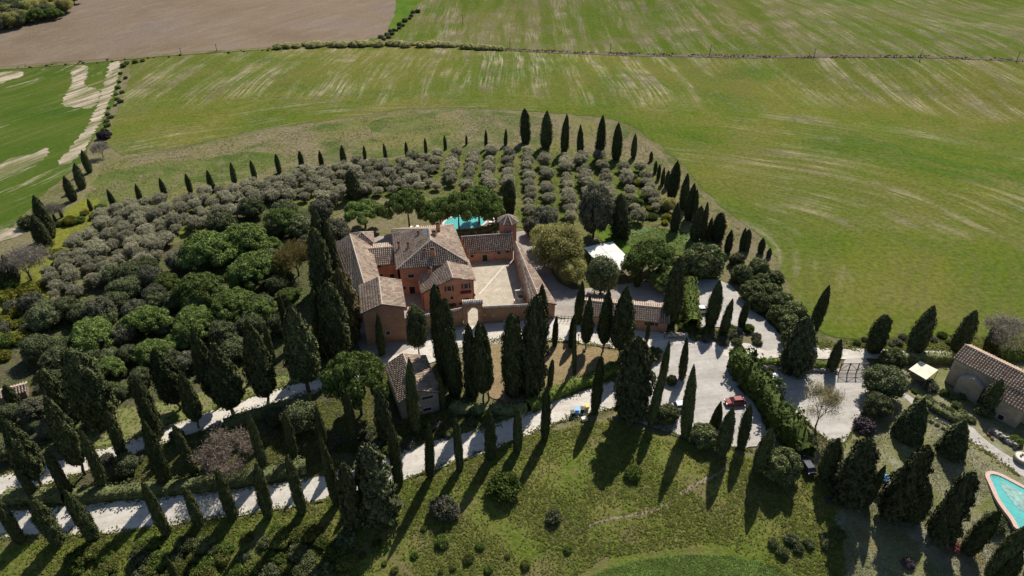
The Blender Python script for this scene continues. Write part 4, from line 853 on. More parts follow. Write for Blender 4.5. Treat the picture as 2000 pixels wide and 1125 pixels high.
# ---------------------------------------------------------------- buildings
def V3(p, z): return Vector((p[0], p[1], z))
class Roof:
    """slab plus rows of barrel tiles running down every slope"""
    def __init__(s, pa=.48, ps=.56): s.slab = MB(); s.V = []; s.F = []; s.n = 0; s.pa = pa; s.ps = ps; s.ridges = []
    def face(s, pts):
        pts = [Vector(p) for p in pts]; n = Vector((0, 0, 0))
        if len(pts) == 4:
            n_ = (pts[1] - pts[0]).cross(pts[2] - pts[0]).normalized()
            if abs(n_.dot(pts[3] - pts[0])) > .05: s.face([pts[0], pts[1], pts[2]]); s.face([pts[0], pts[2], pts[3]]); return
        for i in range(len(pts)): n += pts[i].cross(pts[(i + 1) % len(pts)])
        n.normalize()
        if n.z < 0: pts = pts[::-1]; n = -n
        b = len(s.slab.v); k = len(pts); s.slab.v += [tuple(p) for p in pts] + [tuple(p - n * .16) for p in pts]
        s.slab.f += [tuple(b + i for i in range(k)), tuple(b + k + i for i in range(k))[::-1]] + [(b + i, b + k + i, b + k + (i + 1) % k, b + (i + 1) % k) for i in range(k)]
        dn = Vector((0, 0, -1)); dn = (dn - n * dn.dot(n)).normalized(); ac = n.cross(dn); o = pts[0]
        P2 = [((p - o).dot(ac), (p - o).dot(dn)) for p in pts]; a0 = min(p[0] for p in P2); a1 = max(p[0] for p in P2)
        m = max(1, int((a1 - a0) / s.pa)); pa = (a1 - a0) / m
        for i in range(m):
            a = a0 + (i + .5) * pa; ys = []
            for j in range(k):
                p, q = P2[j], P2[(j + 1) % k]
                if (p[0] > a) != (q[0] > a): ys.append(p[1] + (a - p[0]) * (q[1] - p[1]) / (q[0] - p[0]))
            if len(ys) < 2: continue
            y0, y1 = min(ys), max(ys); c = max(1, int((y1 - y0) / s.ps)); st = (y1 - y0) / c
            if y1 - y0 < .15: continue
            for r in range(c):
                u0 = y0 + r * st; u1 = u0 + st * 1.06; da = rnd.uniform(-.02, .02); h = .15; lift = rnd.uniform(.0, .02)
                prof = [(-.36, .0), (-.22, h), (.22, h), (.36, .0)]
                for uu, el, wf in ((u0, .0, .86), (u1, .035, 1.)):
                    for (x_, z_) in prof: s.V.append(tuple(o + ac * (a + da + x_ * pa * wf) + dn * uu + n * (z_ * (.9 if el else .8) + el + lift)))
                b_ = s.n; s.F += [(b_ + q, b_ + q + 1, b_ + 5 + q, b_ + 4 + q) for q in range(3)] + [(b_ + 4, b_ + 5, b_ + 6, b_ + 7)]; s.n += 8
    def ridge(s, a, b): s.ridges.append((Vector(a), Vector(b)))
    def build(s, root, mat, bed=None):
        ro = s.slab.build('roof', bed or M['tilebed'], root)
        me = mesh_np('roof_tiles', s.V, s.F, mat); link('roof_tiles', me, ro, kind='stuff')
        if s.ridges:
            mb = MB()
            for a, b in s.ridges:
                L = (b - a).length; k = max(1, int(L / .5))
                for i in range(k): mb.tube(a.lerp(b, i / k) + Vector((0, 0, .06)), a.lerp(b, (i + .96) / k) + Vector((0, 0, .04)), .15, .18, 6)
            mb.build('ridge', M['ridge'], ro)
        return ro
def wall_mesh(foot, tops, mat, root, z0=-1.5, name='wall'):
    n = len(foot); mb = MB(); V = [V3(p, z0) for p in foot] + [V3(p, t) for p, t in zip(foot, tops)]
    mb.add(V, [(i, (i + 1) % n, n + (i + 1) % n, n + i) for i in range(n)]); return mb.build(name, mat, root)
def v2(p): return Vector((p[0], p[1]))
def gable(root, A, B, C, D, zl, zr, zt, f1=.5, f2=None, over=.45, og=.3, wall='wallred', tile='tiles', z0=-1.5, roof=None):
    """gables on AB (front) and CD (back); zl eave along AD, zr eave along BC"""
    A, B, C, D = map(v2, (A, B, C, D)); f2 = f1 if f2 is None else f2
    M1 = A.lerp(B, f1); M2 = D.lerp(C, f2); e = .02
    wall_mesh([A, M1, B, C, M2, D], [zl - e, zt - e, zr - e, zr - e, zt - e, zl - e], M[wall], root, z0)
    r = roof or Roof(); dr = (M2 - M1).normalized() * og
    m1 = V3(M1 - dr, zt + .14); m2 = V3(M2 + dr, zt + .14)
    for (P, Q, ze) in ((A, D, zl), (B, C, zr)):
        def ext(m, p, sgn):
            p3 = V3(p - dr * sgn, ze + .14); d = p3 - m; return p3 + d.normalized() * over
        r.face([ext(m1, P, 1), m1, m2, ext(m2, Q, -1)])
    r.ridge(m1, m2); r.build(root, M[tile]); return r
def wallpt(A, B, px, py):
    A, B = v2(A), v2(B); d = ray(px, py); n = Vector((-(B - A).y, (B - A).x)); t = n.dot(A) / (n.x * d[0] + n.y * d[1])
    return Vector((d[0] * t, d[1] * t, CAMH + d[2] * t))
def opening(root, A, B, px, py, w_, h_, kind='window', shut=False, z=None, fr='frame'):
    """a window or door on the outside of wall A-B (outside is to the right of A->B)"""
    p = wallpt(A, B, px, py); 
    if z is not None: p.z = z
    d = (v2(B) - v2(A)).normalized(); o = Vector((d.y, -d.x, 0)); rz = math.atan2(d.y, d.x); c = p
    fm = MB(); t = .13
    for (dx, dz, sx, sz) in ((-w_ / 2 - t / 2, 0, t, h_ + 2 * t), (w_ / 2 + t / 2, 0, t, h_ + 2 * t), (0, h_ / 2 + t / 2, w_, t), (0, -h_ / 2 - t / 2, w_ + .2, t)):
        fm.box(c + Vector((d.x * dx, d.y * dx, dz)) + o * .04, (sx, .16, sz), rz)
    f = fm.build(kind, M[fr], root)
    g = MB(); g.box(c + o * .015, (w_, .05, h_), rz); g.build('pane' if kind == 'window' else 'leaf', M['dark'], f)
    if kind == 'window' and w_ > .7: MB().box(c + o * .05, (.05, .05, h_), rz).build('mullion', M['shutter'], f)
    if shut:
        for sg in (-1, 1):
            MB().box(c + Vector((d.x, d.y, 0)) * sg * (w_ * .75 + t) + o * .08, (w_ * .5, .06, h_), rz).build('shutter', M['shutter'], f)
    return f
def chimney(root, p, h=1.4, w_=.8, cap=True):
    c = MB(); c.box((p[0], p[1], p[2] + h / 2 - .4), (w_, w_ * .7, h + .8)); ch = c.build('chimney', M['wallred'], root, .02)
    if cap:
        k = MB(); k.box((p[0], p[1], p[2] + h + .06), (w_ + .25, w_ * .7 + .25, .12)); k.box((p[0], p[1], p[2] + h + .3), (w_ * .8, w_ * .5, .12))
        for sx in (-1, 1): k.box((p[0] + sx * w_ * .35, p[1], p[2] + h + .18), (.1, w_ * .5, .16))
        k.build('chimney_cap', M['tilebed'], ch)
    return ch
def root_(name, label, cat, group=None): return empty(name, (0, 0, 0), 0, label, cat, group)
def bld(name, label, cat='building', group='villa buildings round the courtyard'):
    return root_(name, label, cat, group)

# main house with the big hip roof
mh = bld('main_house', 'largest villa house with a big hipped tile roof and several chimneys', 'house')
A, B, C, D = (-26.2, 134.9), (-10.9, 137.6), (-15.9, 155.3), (-30.1, 152.7)
wall_mesh([A, B, C, D], [7.8] * 4, M['wallred'], mh)
a, b, c, d = Vector((-26.9, 134.0, 7.75)), Vector((-10.3, 137.0, 7.75)), Vector((-15.3, 156.0, 7.75)), Vector((-30.9, 153.3, 7.75)); r1 = Vector((-19.4, 141.2, 11.5)); r2 = Vector((-20.2, 146.6, 11.5))
r = Roof(); r.face([a, b, r1]); r.face([b, c, r2, r1]); r.face([c, d, r2]); r.face([d, a, r1, r2])
for q in ((a, r1), (b, r1), (r1, r2), (c, r2), (d, r2)): r.ridge(*q)
r.build(mh, M['tiles'])
opening(mh, A, B, 803, 538.8, 1.4, 1.0, shut=False); opening(mh, A, B, 804.7, 561.5, 1.3, 2.2, 'door', z=1.1); opening(mh, A, B, 790, 562, .6, .8)
for p, h in (((-18.2, 147.6, 10.6), 1.9), ((-18.6, 137.6, 9.3), 2.0), ((-27.4, 142.8, 8.9), 1.), ((-24.9, 141.6, 9.5), .9), ((-22.9, 145.8, 10.3), .9), ((-18.8, 144.2, 10.9), 1.3), ((-20.6, 138.4, 9.6), .9)): chimney(mh, p, h, 1.0 if h > 1.2 else .65)
ds = MB()
for i in range(12):
    a0 = 2 * math.pi * i / 12; a1 = 2 * math.pi * (i + 1) / 12; c0 = Vector((-21.0, 143.4, 12.6)); q = Vector((.2, -.8, .55)).to_track_quat('Z', 'Y')
    ds.add([c0 - q @ Vector((0, 0, .15)), c0 + q @ Vector((.6 * math.cos(a0), .6 * math.sin(a0), .05)), c0 + q @ Vector((.6 * math.cos(a1), .6 * math.sin(a1), .05))], [(0, 1, 2)])
ds.tube((-21.0, 143.4, 11.2), (-21.0, 143.4, 12.6), .05); ds.build('satellite_dish', M['white'], mh)
# front wing
fw = bld('front_wing', 'red villa wing with shuttered windows and a gable facing the entrance arch', 'house')
A, B, C, D = (-20.4, 128.6), (-8.8, 130.7), (-10.8, 139.2), (-22.2, 136.3)
gable(fw, A, B, C, D, 4.95, 7.1, 8.1, .60, .58)
opening(fw, A, B, 877.3, 563.5, .9, 1.35, shut=True); opening(fw, A, B, 910.2, 558.6, .9, 1.35, shut=True)
opening(fw, A, B, 911.6, 581, 1.3, 2.3, 'door', z=1.2); opening(fw, A, B, 871, 585, .7, .8); opening(fw, A, B, 882.7, 581.5, .7, .9)
p = wallpt(A, B, 910, 568.5); mb = MB(); mb.box((p.x, p.y - .4, p.z), (2.6, .9, .08), R(10), R(20)); mb.build('awning', M['red'] if False else plain('red_awning', (.22, .035, .035), .8), fw)
chimney(fw, (-19.2, 134.6, 6.1), 1.7, .9)
mb = MB(); mb.tube((-20.35, 128.45, 0), (-20.35, 128.45, 4.8), .07); mb.build('drainpipe', M['iron'], fw); MB().tube((-8.9, 130.5, 0), (-8.9, 130.5, 7), .07).build('drainpipe', M['iron'], fw)
# middle wing
mw = bld('middle_wing', 'low villa wing with a short tile roof linking the west range and main house', 'house')
A, B, C, D = (-33.3, 139.5), (-27.9, 140.4), (-30.2, 149.9), (-36.3, 148.8)
gable(mw, B, C, D, A, 5.6, 5.6, 7.4, .47)   # ridge parallel to the front
opening(mw, A, B, 741, 539.5, 1.6, 1.1, shut=False); opening(mw, A, B, 766, 541.5, 1.1, 2.0, 'door'); opening(mw, A, B, 738, 520, 1.6, .8)
# right wing
rw = bld('north_wing', 'long low villa wing with a door, closing the far side of the courtyard', 'house')
A, B, C, D = (-11.4, 149.6), (.3, 151.2), (-.6, 157.6), (-14, 155.6)
gable(rw, B, C, D, A, 3.0, 3.2, 5.6, .55)
opening(rw, A, B, 947, 504, 1.3, 2.0, 'door', z=1.0); opening(rw, A, B, 974.4, 493, 1.0, .9); opening(rw, A, B, 991, 490.6, 1.0, .9); opening(rw, A, B, 922, 500, .9, .9)
# round tower
tw = bld('round_tower', 'small pink eight-sided tower with a pointed tile roof behind the courtyard', 'tower', None)
cx, cy = -1.1, 158.4; oct_ = [(cx + 2.45 * math.cos(R(22.5 + 45 * i)), cy + 2.45 * math.sin(R(22.5 + 45 * i))) for i in range(8)]
wall_mesh(oct_, [7.6] * 8, M['wallpink'], tw); r = Roof(.36, .45)
O8 = [Vector((cx + 2.9 * math.cos(R(22.5 + 45 * i)), cy + 2.9 * math.sin(R(22.5 + 45 * i)), 7.55)) for i in range(8)]; ap = Vector((cx, cy, 9.3))
for i in range(8): r.face([O8[i], O8[(i + 1) % 8], ap]); r.ridge(O8[i], ap)
r.build(tw, M['tiles']); opening(tw, oct_[5], oct_[6], 992, 452, .5, .8, z=5.2)
# west range
wr = bld('west_range', 'long villa wing with the pale streaked roof on the left side', 'house')
gable(wr, (-34.6, 123.9), (-28.9, 125.1), (-36.1, 148.7), (-44.0, 147.2), 6.8, 6.8, 9.0, .42, .48)
tt_ = bld('west_gable_house', 'tall blank red gable house at the front left corner of the villa', 'house')
A, B, C, D = (-31.2, 115.3), (-22.9, 117.2), (-25.2, 127.3), (-33.5, 125.4)
gable(tt_, A, B, C, D, 8.9, 9.1, 10.5, .49, wall='wallbrick'); opening(tt_, A, B, 758, 650, .8, 1.0)
mb = MB(); mb.prism([(-21.9, 117.4), (-20.9, 117.6), (-22.8, 126.5), (-23.9, 126.3)], -1, 2.6); mb.build('buttress', M['wallpink'], tt_)
bt = bld('corner_pavilion', 'small hip roofed block at the far left corner of the villa', 'house')
q = at(706, 459, 8.2); c2 = Vector((q.x, q.y)); ux = Vector((.98, .2)); uy = Vector((-.2, .98))
Q = [c2 - ux * 2.9 - uy * 2.9, c2 + ux * 2.9 - uy * 2.9, c2 + ux * 2.9 + uy * 2.9, c2 - ux * 2.9 + uy * 2.9]; wall_mesh([c2 + (p - c2) * .86 for p in Q], [7.2] * 4, M['wallred'], bt)
r = Roof(); ap = V3(c2, 9.0)
for i in range(4): r.face([V3(Q[i], 7.2), V3(Q[(i + 1) % 4], 7.2), ap]); r.ridge(V3(Q[i], 7.2), ap)
r.build(bt, M['tiles'])
# side wing of the courtyard
sw = bld('side_wing', 'narrow tiled wing running along the right side of the courtyard', 'house')
A, B, C, D = (4.3, 124.7), (9.7, 125.3), (1.9, 150.8), (.45, 150.9)
gable(sw, A, B, C, D, 4.5, 4.1, 5.2, .38, wall='wallbrick', over=.3); opening(sw, D, A, 1012, 519, 1.0, 1.0, z=2.6); opening(sw, D, A, 1022, 540, 1.0, 1.0, z=2.6)
# courtyard wall with tile coping, two stretches and the gate
def coped_wall(name, label, P, Q, h0, h1, th=.6, mat='wallbrick', group=None, coping=True):
    P, Q = v2(P), v2(Q); d = (Q - P).normalized(); n = Vector((-d.y, d.x)) * th / 2; rt = root_(name, label, 'wall', group)
    wall_mesh([P - n, Q - n, Q + n, P + n], [h0, h1, h1, h0], M[mat], rt)
    mb = MB(); e = n * 1.0
    mb.add([V3(P - e, h0 + .01), V3(Q - e, h1 + .01), V3(Q + e, h1 + .01), V3(P + e, h0 + .01)], [(0, 1, 2, 3)]); mb.build('top_bed', M['ridge'], rt)
    if coping:
        r = Roof(.40, .5); n2 = n * 1.45; r.face([V3(P - n2, h0 + .12), V3(Q - n2, h1 + .12), V3(Q, h1 + .36), V3(P, h0 + .36)]); r.face([V3(P, h0 + .36), V3(Q, h1 + .36), V3(Q + n2, h1 + .12), V3(P + n2, h0 + .12)]); r.ridge(V3(P, h0 + .36), V3(Q, h1 + .36)); r.build(rt, M['tilespale'])
    return rt
coped_wall('courtyard_wall', 'red courtyard wall with tile coping left of the entrance arch', (-22.7, 119.5), (-11.0, 122.9), 4.1, 4.3, group='walls of the courtyard')
w2 = coped_wall('courtyard_wall', 'red courtyard wall with two small plaques right of the entrance arch', (-6.6, 123.7), (4.2, 125.1), 4.1, 3.8, group='walls of the courtyard')
for px_, py_ in ((946.5, 615), (964, 616.5)):
    p = wallpt((-6.6, 123.37), (4.2, 124.77), px_, py_); MB().box(p + Vector((0, -.03, 0)), (.7, .06, .45), R(7)).build('plaque', M['frame'], w2)
gt = root_('entrance_arch', 'tall brick gateway with a round arch and tile coping in the courtyard wall', 'gateway')
def arch_gate(root, c, rz, W, Hh, ow, oh, th):
    m = Matrix.Rotation(rz, 4, 'Z'); m.translation = Vector((c[0], c[1], 0)); N_ = 12
    arc = [(-ow / 2, -.5)] + [(-ow / 2 * math.cos(math.pi * i / N_), oh - ow / 2 + ow / 2 * math.sin(math.pi * i / N_)) for i in range(N_ + 1)] + [(ow / 2, -.5)]
    out = [(-W / 2, -.5)] + [(-W / 2 + W * i / N_, Hh) for i in range(N_ + 1)] + [(W / 2, -.5)]
    mb = MB(); n = len(arc)
    for sy in (-th / 2, th / 2):
        V = [m @ Vector((x, sy, z)) for x, z in arc] + [m @ Vector((x, sy, z)) for x, z in out]; mb.add(V, [(i, i + 1, n + i + 1, n + i) for i in range(n - 1)])
    for L_ in (arc, out):
        V = [m @ Vector((x, sy, z)) for sy in (-th / 2, th / 2) for x, z in L_]; mb.add(V, [(i, i + 1, n + i + 1, n + i) for i in range(n - 1)])
    mb.build('gate_wall', M['wallbrick'], root)
    vb = MB()
    for i in range(N_):
        a = math.pi * (i + .5) / N_; x = -(ow / 2 + .2) * math.cos(a); z = oh - ow / 2 + (ow / 2 + .2) * math.sin(a)
        vb.box(m @ Vector((x, -th / 2 - .04, z)), (.34, .1, .36), rz, 0, 0)
    vb.build('arch_stones', M['frame'], root, kind='stuff')
    r = Roof(.38, .45)
    for s_ in (-1, 1): r.face([m @ Vector((-W / 2 - .15, s_ * (th / 2 + .25), Hh + .05)), m @ Vector((W / 2 + .15, s_ * (th / 2 + .25), Hh + .05)), m @ Vector((W / 2 + .15, 0, Hh + .45)), m @ Vector((-W / 2 - .15, 0, Hh + .45))])
    r.build(root, M['tilespale'])
arch_gate(gt, (-8.75, 123.2), R(7), 4.3, 6.1, 2.3, 5.0, 1.1)
# low outbuilding
ob = root_('outbuilding', 'long low tiled outbuilding behind the row of teardrop cypresses', 'building')
A, B, C, D = (15.8, 122.9), (34.2, 119.9), (35.6, 126.4), (17.2, 129.6)
gable(ob, B, C, D, A, 2.9, 2.9, 4.3, .5, over=.35); opening(ob, A, B, 1272, 632, 1.3, 1.0, shut=True); opening(ob, A, B, 1157, 640, 1.0, 1.2); opening(ob, A, B, 1170, 638, 1.0, 1.2)
def rubble_wall(name, label, P, Q, h, th=.7, n=None, group=None):
    P = at(*P); Q = at(*Q); L = (Q - P).length; n = n or int(L * 16); rt = root_(name, label, 'wall', group); d = (Q - P).normalized(); rz = math.atan2(d.y, d.x)
    core = MB(); core.box((P + Q) / 2 + Vector((0, 0, h * .42)), (L, th * .7, h * .84), rz); core.build('wall_core', M['wallstone'], rt); parts = []; V, Fq = IC1
    for i in range(n):
        t = rnd.random(); s = rnd.choice((-1, 1)); z = rnd.uniform(0, h); c = P.lerp(Q, t) + Vector((-d.y, d.x, 0)) * s * th * (.42 if z < h * .8 else rnd.uniform(-.4, .4)) + Vector((0, 0, z))
        rr_ = rnd.uniform(.13, .26); parts.append((V * np.array([rr_ * 1.3, rr_, rr_ * .8]) * nr.uniform(.85, 1.15, (len(V), 1)) + np.array(c), Fq))
    link('stones', mesh_parts('stones', parts, M['rubble']), rt, kind='stuff'); return rt
rubble_wall('stone_wall', 'low grey stone wall at the right end of the tiled outbuilding', (1303, 660), (1342, 661), 1.5)
rubble_wall('stone_wall', 'rubble wall under the hedge left of the broad shaggy cypress at the field road', (1484, 720), (1536, 724), 1.0, group='rubble walls along the gate parking')
rubble_wall('stone_wall', 'rubble wall between the broad shaggy cypress and the wooden gate', (1572, 724), (1634, 729), 1.0, group='rubble walls along the gate parking')
rubble_wall('stone_wall', 'rubble retaining wall in front of the cream house', (1932, 842), (1985, 876), 1.0)
# marquee
mq = root_('marquee', 'white marquee roof of six canvas panels beside the yellow-green tree', 'marquee')
P1 = Vector((18.6, 152.2, 0)); U = Vector((3.9, 1.6, 0)); W_ = Vector((1.6, -4.2, 0))
for i in range(2):
    for j in range(3):
        z = [2.9, 3.1, 2.9]; q = [P1 + U * (i + e) + W_ * (j + f_) for e, f_ in ((.01, .01), (.99, .01), (.99, .99), (.01, .99))]; zz = [z[i], z[i + 1], z[i + 1], z[i]]
        q = [Vector((p.x, p.y, h)) for p, h in zip(q, zz)]; m_ = sum(q, Vector()) / 4 - Vector((0, 0, .12)); mb = MB(); mb.add(q + [m_], [(0, 1, 4), (1, 2, 4), (2, 3, 4), (3, 0, 4)]); mb.build('canvas_panel', M['canvas'], mq)
for i in (0, 2):
    for j in range(4): p = P1 + U * i + W_ * j; MB().tube(p, p + Vector((0, 0, 2.9)), .06).build('post', M['white'], mq)
# small stone house
sh = root_('stone_house', 'small brown stone house with a dappled tile roof among the cypresses', 'house')
A, B, C, D = (-20.8, 93.2), (-13.9, 95.6), (-17.7, 106.0), (-24.9, 103.4)
gable(sh, A, B, C, D, 4.7, 4.9, 6.5, .47, wall='wallstone'); opening(sh, A, B, 834.6, 776, 2.2, .7); opening(sh, A, B, 834.6, 799, 1.6, .8); opening(sh, A, B, 797.6, 790, .6, .7)
# cream house at the right edge
ch_ = root_('cream_house', 'cream farmhouse with a warm orange tile roof cut by the right edge', 'house')
dd = Vector((.593, -.805)); nn = Vector((-.805, -.593)); R0 = Vector((90.0, 105.8)); L_ = 24
A = R0 + nn * 3.1; B = A + dd * L_; C = R0 - nn * 3.6 + dd * L_; D = R0 - nn * 3.6
gable(ch_, D, A, B, C, 6.0, 6.2, 7.8, 3.6 / 6.7, wall='wallcream', tile='tileswarm', z0=-3)
W0 = R0 + nn * 3.1 + dd * 9.6; W1 = R0 + nn * 5.7 + dd * 9.6; W2 = R0 + nn * 5.7 + dd * 14.2; W3 = R0 + nn * 3.1 + dd * 14.2
wall_mesh([W1, W2, W3, W0], [4.5, 4.5, 6.1, 6.1], M['wallcream'], ch_, -3, 'annex_wall'); r = Roof(); r.face([V3(W1 + nn * .4 - dd * .3, 4.4), V3(W2 + nn * .4 + dd * .3, 4.4), V3(W3 + dd * .3 - nn * .2, 6.28), V3(W0 - dd * .3 - nn * .2, 6.28)]); r.build(ch_, M['tileswarm'])
opening(ch_, W1, W2, 1955, 815, .9, 1.1)
G0 = R0 + nn * 3.1 + dd * 2.4; G1 = G0 + dd * 4.4; G2 = G1 + nn * 1.6; G3 = G0 + nn * 1.6; Gm = (G2 + G3) / 2
wall_mesh([G3, Gm, G2, G1, G0], [3.6, 4.9, 3.6, 3.6, 3.6], M['wallcream'], ch_, -3, 'porch_wall'); mb = MB(); Gb = (G0 + G1) / 2
mb.add([V3(G3, 3.62), V3(Gm, 4.92), V3(Gb, 4.92), V3(G0, 3.62)], [(0, 1, 2, 3)]); mb.add([V3(Gm, 4.92), V3(G2, 3.62), V3(G1, 3.62), V3(Gb, 4.92)], [(0, 1, 2, 3)]); mb.build('porch_roof', M['frame'], ch_)
sk = V3(R0 + nn * 2.0 + dd * 15.5, 7.0); MB().box(sk, (1.2, .9, .5), R(-53)).build('skylight', M['dark'], ch_)
# sheds at the far left
for (px_, py_, L1, W1_, rz, lab) in ((22, 778, 6, 2.8, R(28), 'low brown roofed shed at the left edge below the dark oak'),):
    g_ = at(px_, py_); sd = root_('shed', lab, 'shed'); ux = Vector((math.cos(rz), math.sin(rz))); uy = Vector((-ux.y, ux.x)); c2 = Vector((g_.x, g_.y))
    a_, b_, c_, d_ = c2 - ux * L1 / 2 - uy * W1_ / 2, c2 + ux * L1 / 2 - uy * W1_ / 2, c2 + ux * L1 / 2 + uy * W1_ / 2, c2 - ux * L1 / 2 + uy * W1_ / 2
    gable(sd, b_, c_, d_, a_, 1.6, 1.6, 2.2, .5, wall='wood', over=.2)

# ---------------------------------------------------------------- hedges
def hedge(label, path, wd, ht, mat='laurel', leaf=.24, dens=26, lump=.12, group='hedges'):
    global nr
    nr = np.random.default_rng(int(path[0][0] * 7 + path[0][1])); rt = root_('hedge', label, 'hedge', group); P = [at(*p) for p in path]; pts = []
    for a, b in zip(P[:-1], P[1:]):
        k = max(1, int((b - a).length / 1.2)); pts += [a.lerp(b, i / k) for i in range(k)]
    pts.append(P[-1]); core = []; F_ = []; cv = []; cn = []
    for i, p in enumerate(pts):
        d = (pts[min(i + 1, len(pts) - 1)] - pts[max(i - 1, 0)]); d.z = 0; d.normalize(); n = Vector((-d.y, d.x, 0)); g = T(p.x, p.y); hh = ht * nr.uniform(1 - lump, 1 + lump); ww = wd * nr.uniform(1 - lump, 1 + lump) / 2
        for (x_, z_) in ((-.86, -.2), (-.9, .72), (-.5, .92), (.5, .92), (.9, .72), (.86, -.2)): core.append((p.x + n.x * x_ * ww, p.y + n.y * x_ * ww, g + z_ * hh))
        if i:
            b_ = (i - 1) * 6; F_ += [(b_ + q, b_ + q + 1, b_ + 7 + q, b_ + 6 + q) for q in range(5)]
            L = (p - pts[i - 1]).length; m = int(dens * L * (wd + 2 * ht) / 3)
            for _ in range(m):
                t = nr.uniform(); c = pts[i - 1].lerp(p, t); u = nr.uniform(-1, 1) * (wd / 2 + ht)
                if abs(u) < wd / 2: o = Vector((n.x * u, n.y * u, hh)); nm = Vector((0, 0, 1))
                else: s = 1 if u > 0 else -1; o = Vector((n.x * s * ww, n.y * s * ww, hh - (abs(u) - wd / 2))); nm = n * s + Vector((0, 0, .3))
                o *= nr.uniform(.9, 1.1); cv.append((c.x + o.x, c.y + o.y, T(c.x, c.y) + max(.05, o.z))); cn.append(nm[:])
    parts = [(np.array(core), np.array(F_)), cards(np.array(cv), np.array(cn), leaf, leaf * 1.15, None, .55)]
    link('foliage', mesh_parts('foliage', parts, M[mat]), rt); return rt
hedge('clipped hedge along the upper side of the lower road', [(150, 975), (250, 965), (330, 958), (440, 946), (524, 932), (600, 915)], 2.6, 1.9)
hedge('clipped hedge at the far left beside the lower road', [(15, 975), (70, 972), (130, 972)], 2.4, 1.7)
hedge('curved hedge bounding the tan oval lawn', [(1030, 800), (1075, 778), (1125, 756), (1165, 744), (1202, 722)], 2.6, 1.9, 'shrubgreen')
hedge('curved hedge bounding the lawn in the cypress shade', [(960, 802), (1000, 806), (1028, 802)], 2.2, 1.6)
hedge('tall feathery conifer hedge between gravel parking and gate parking', [(1434, 712), (1450, 735), (1475, 770), (1505, 812), (1545, 862), (1572, 895)], 4.2, 4.8, 'leyland', .42, 26, .42)
hedge('upright yellow-green hedge left of the upper parking', [(1344, 570), (1346, 610), (1352, 652)], 2.8, 4.2, 'shrubgreen', .32, 24, .2)
hedge('low green hedge on the rubble wall left of the shaggy cypress', [(1484, 714), (1536, 718)], 1.6, 1.9, 'shrubgreen')
hedge('low green hedge on the rubble wall beside the wooden gate', [(1574, 718), (1630, 722)], 1.6, 1.9, 'shrubgreen')
hedge('long hedge between the road and the cream canopy', [(1728, 708), (1790, 706), (1862, 706)], 2.2, 2., 'laurel')
hedge('grey-green hedge behind the cream house', [(1945, 700), (2040, 702)], 2.4, 2., 'shrubgreen')
hedge('clipped L-shaped hedge beside the garden path', [(1786, 782), (1820, 800), (1858, 822), (1880, 818)], 1.8, 1.5)
hedge('low hedge in front of the villa pool', [(893, 458), (925, 456), (955, 450), (966, 444)], 1.5, 1.3)
hedge('shady hedge strip under the broad shaggy cypress cluster', [(880, 800), (920, 806), (960, 806)], 2.2, 1.6)
hedge('bushy edge of the upper drive under the teardrop cypresses', [(440, 835), (500, 815), (560, 798), (610, 786)], 2.4, 2.0, 'laurel')

# ---------------------------------------------------------------- pools
def pool(name, label, poly, shelf, zc, coping_w, lm):
    rt = root_(name, label, 'pool'); P = smoothpoly([v2(p) for p in poly], 2); c = sum(P, Vector((0, 0))) / len(P); n = len(P)
    out = []
    for i in range(n):
        d = (P[(i + 1) % n] - P[i - 1]).normalized(); nn_ = Vector((d.y, -d.x)); 
        if nn_.dot(P[i] - c) < 0: nn_ = -nn_
        out.append(P[i] + nn_ * coping_w)
    mb = MB(); V = [V3(p, zc) for p in P] + [V3(p, zc) for p in out] + [V3(p, zc - .5) for p in out] + [V3(p, zc - .3) for p in P]
    mb.add(V, [(i, (i + 1) % n, n + (i + 1) % n, n + i) for i in range(n)] + [(n + i, n + (i + 1) % n, 2 * n + (i + 1) % n, 2 * n + i) for i in range(n)] + [(3 * n + i, 3 * n + (i + 1) % n, (i + 1) % n, i) for i in range(n)])
    mb.build('coping', lm, rt)
    def sheet(nm, Q, z, mat): s_ = MB(); s_.add([V3(p, z) for p in Q], [tuple(t) for t in tessellate_polygon([[V3(p, 0) for p in Q]])]); return s_.build(nm, mat, rt)
    sheet('basin_floor', P, zc - .16, M['poolfloor'])
    if shelf: sheet('shallow_shelf', smoothpoly([v2(p) for p in shelf], 2), zc - .12, M['poolrock'])
    sheet('water_surface', [c + (p - c) * .999 for p in P], zc - .06, M['water']); return rt
def J(zx, zy): p = at(1700 + zx / 3.69, 820 + zy / 3.69); return (p.x, p.y)
pl = [J(845, 400), J(905, 398), J(1000, 450), J(1110, 515), J(1260, 600), J(1230, 800), J(1130, 760), J(1050, 835), J(1025, 755), J(960, 660), J(915, 580), J(880, 480)]
zc = T(pl[0][0], pl[0][1]); zc = max(T(*p) for p in pl) + .3
pool('swimming_pool', 'turquoise triangular pool with a pink paved rim at the lower right', pl, [J(925, 450), J(975, 465), J(1110, 550), J(1200, 640), J(1120, 690), J(1060, 680), J(1000, 590), J(950, 520)], zc, .7, M['coping'])
pool('swimming_pool', 'turquoise villa pool half hidden behind the umbrella pines', [(-19.5, 168), (-18.6, 172.5), (-15, 174.6), (-10, 174.4), (-7.0, 172), (-8.6, 168.6), (-13, 166.6), (-17, 166.4)], None, .42, .6, M['stone'])
def lounger(x, y, rz, label):
    rt = empty('sun_lounger', (x, y, .16), rz, label, 'sun lounger', 'white sun loungers by the villa pool')
    MB().box((0, .25, .38), (.65, 1.4, .09)).build('seat', M['white'], rt, .02); MB().box((0, -.62, .58), (.65, .75, .08), 0, R(-38)).build('backrest', M['white'], rt, .02)
    for sx in (-.27, .27):
        for sy in (-.5, .8): MB().box((sx, sy, .17), (.05, .05, .34)).build('leg', M['white'], rt)
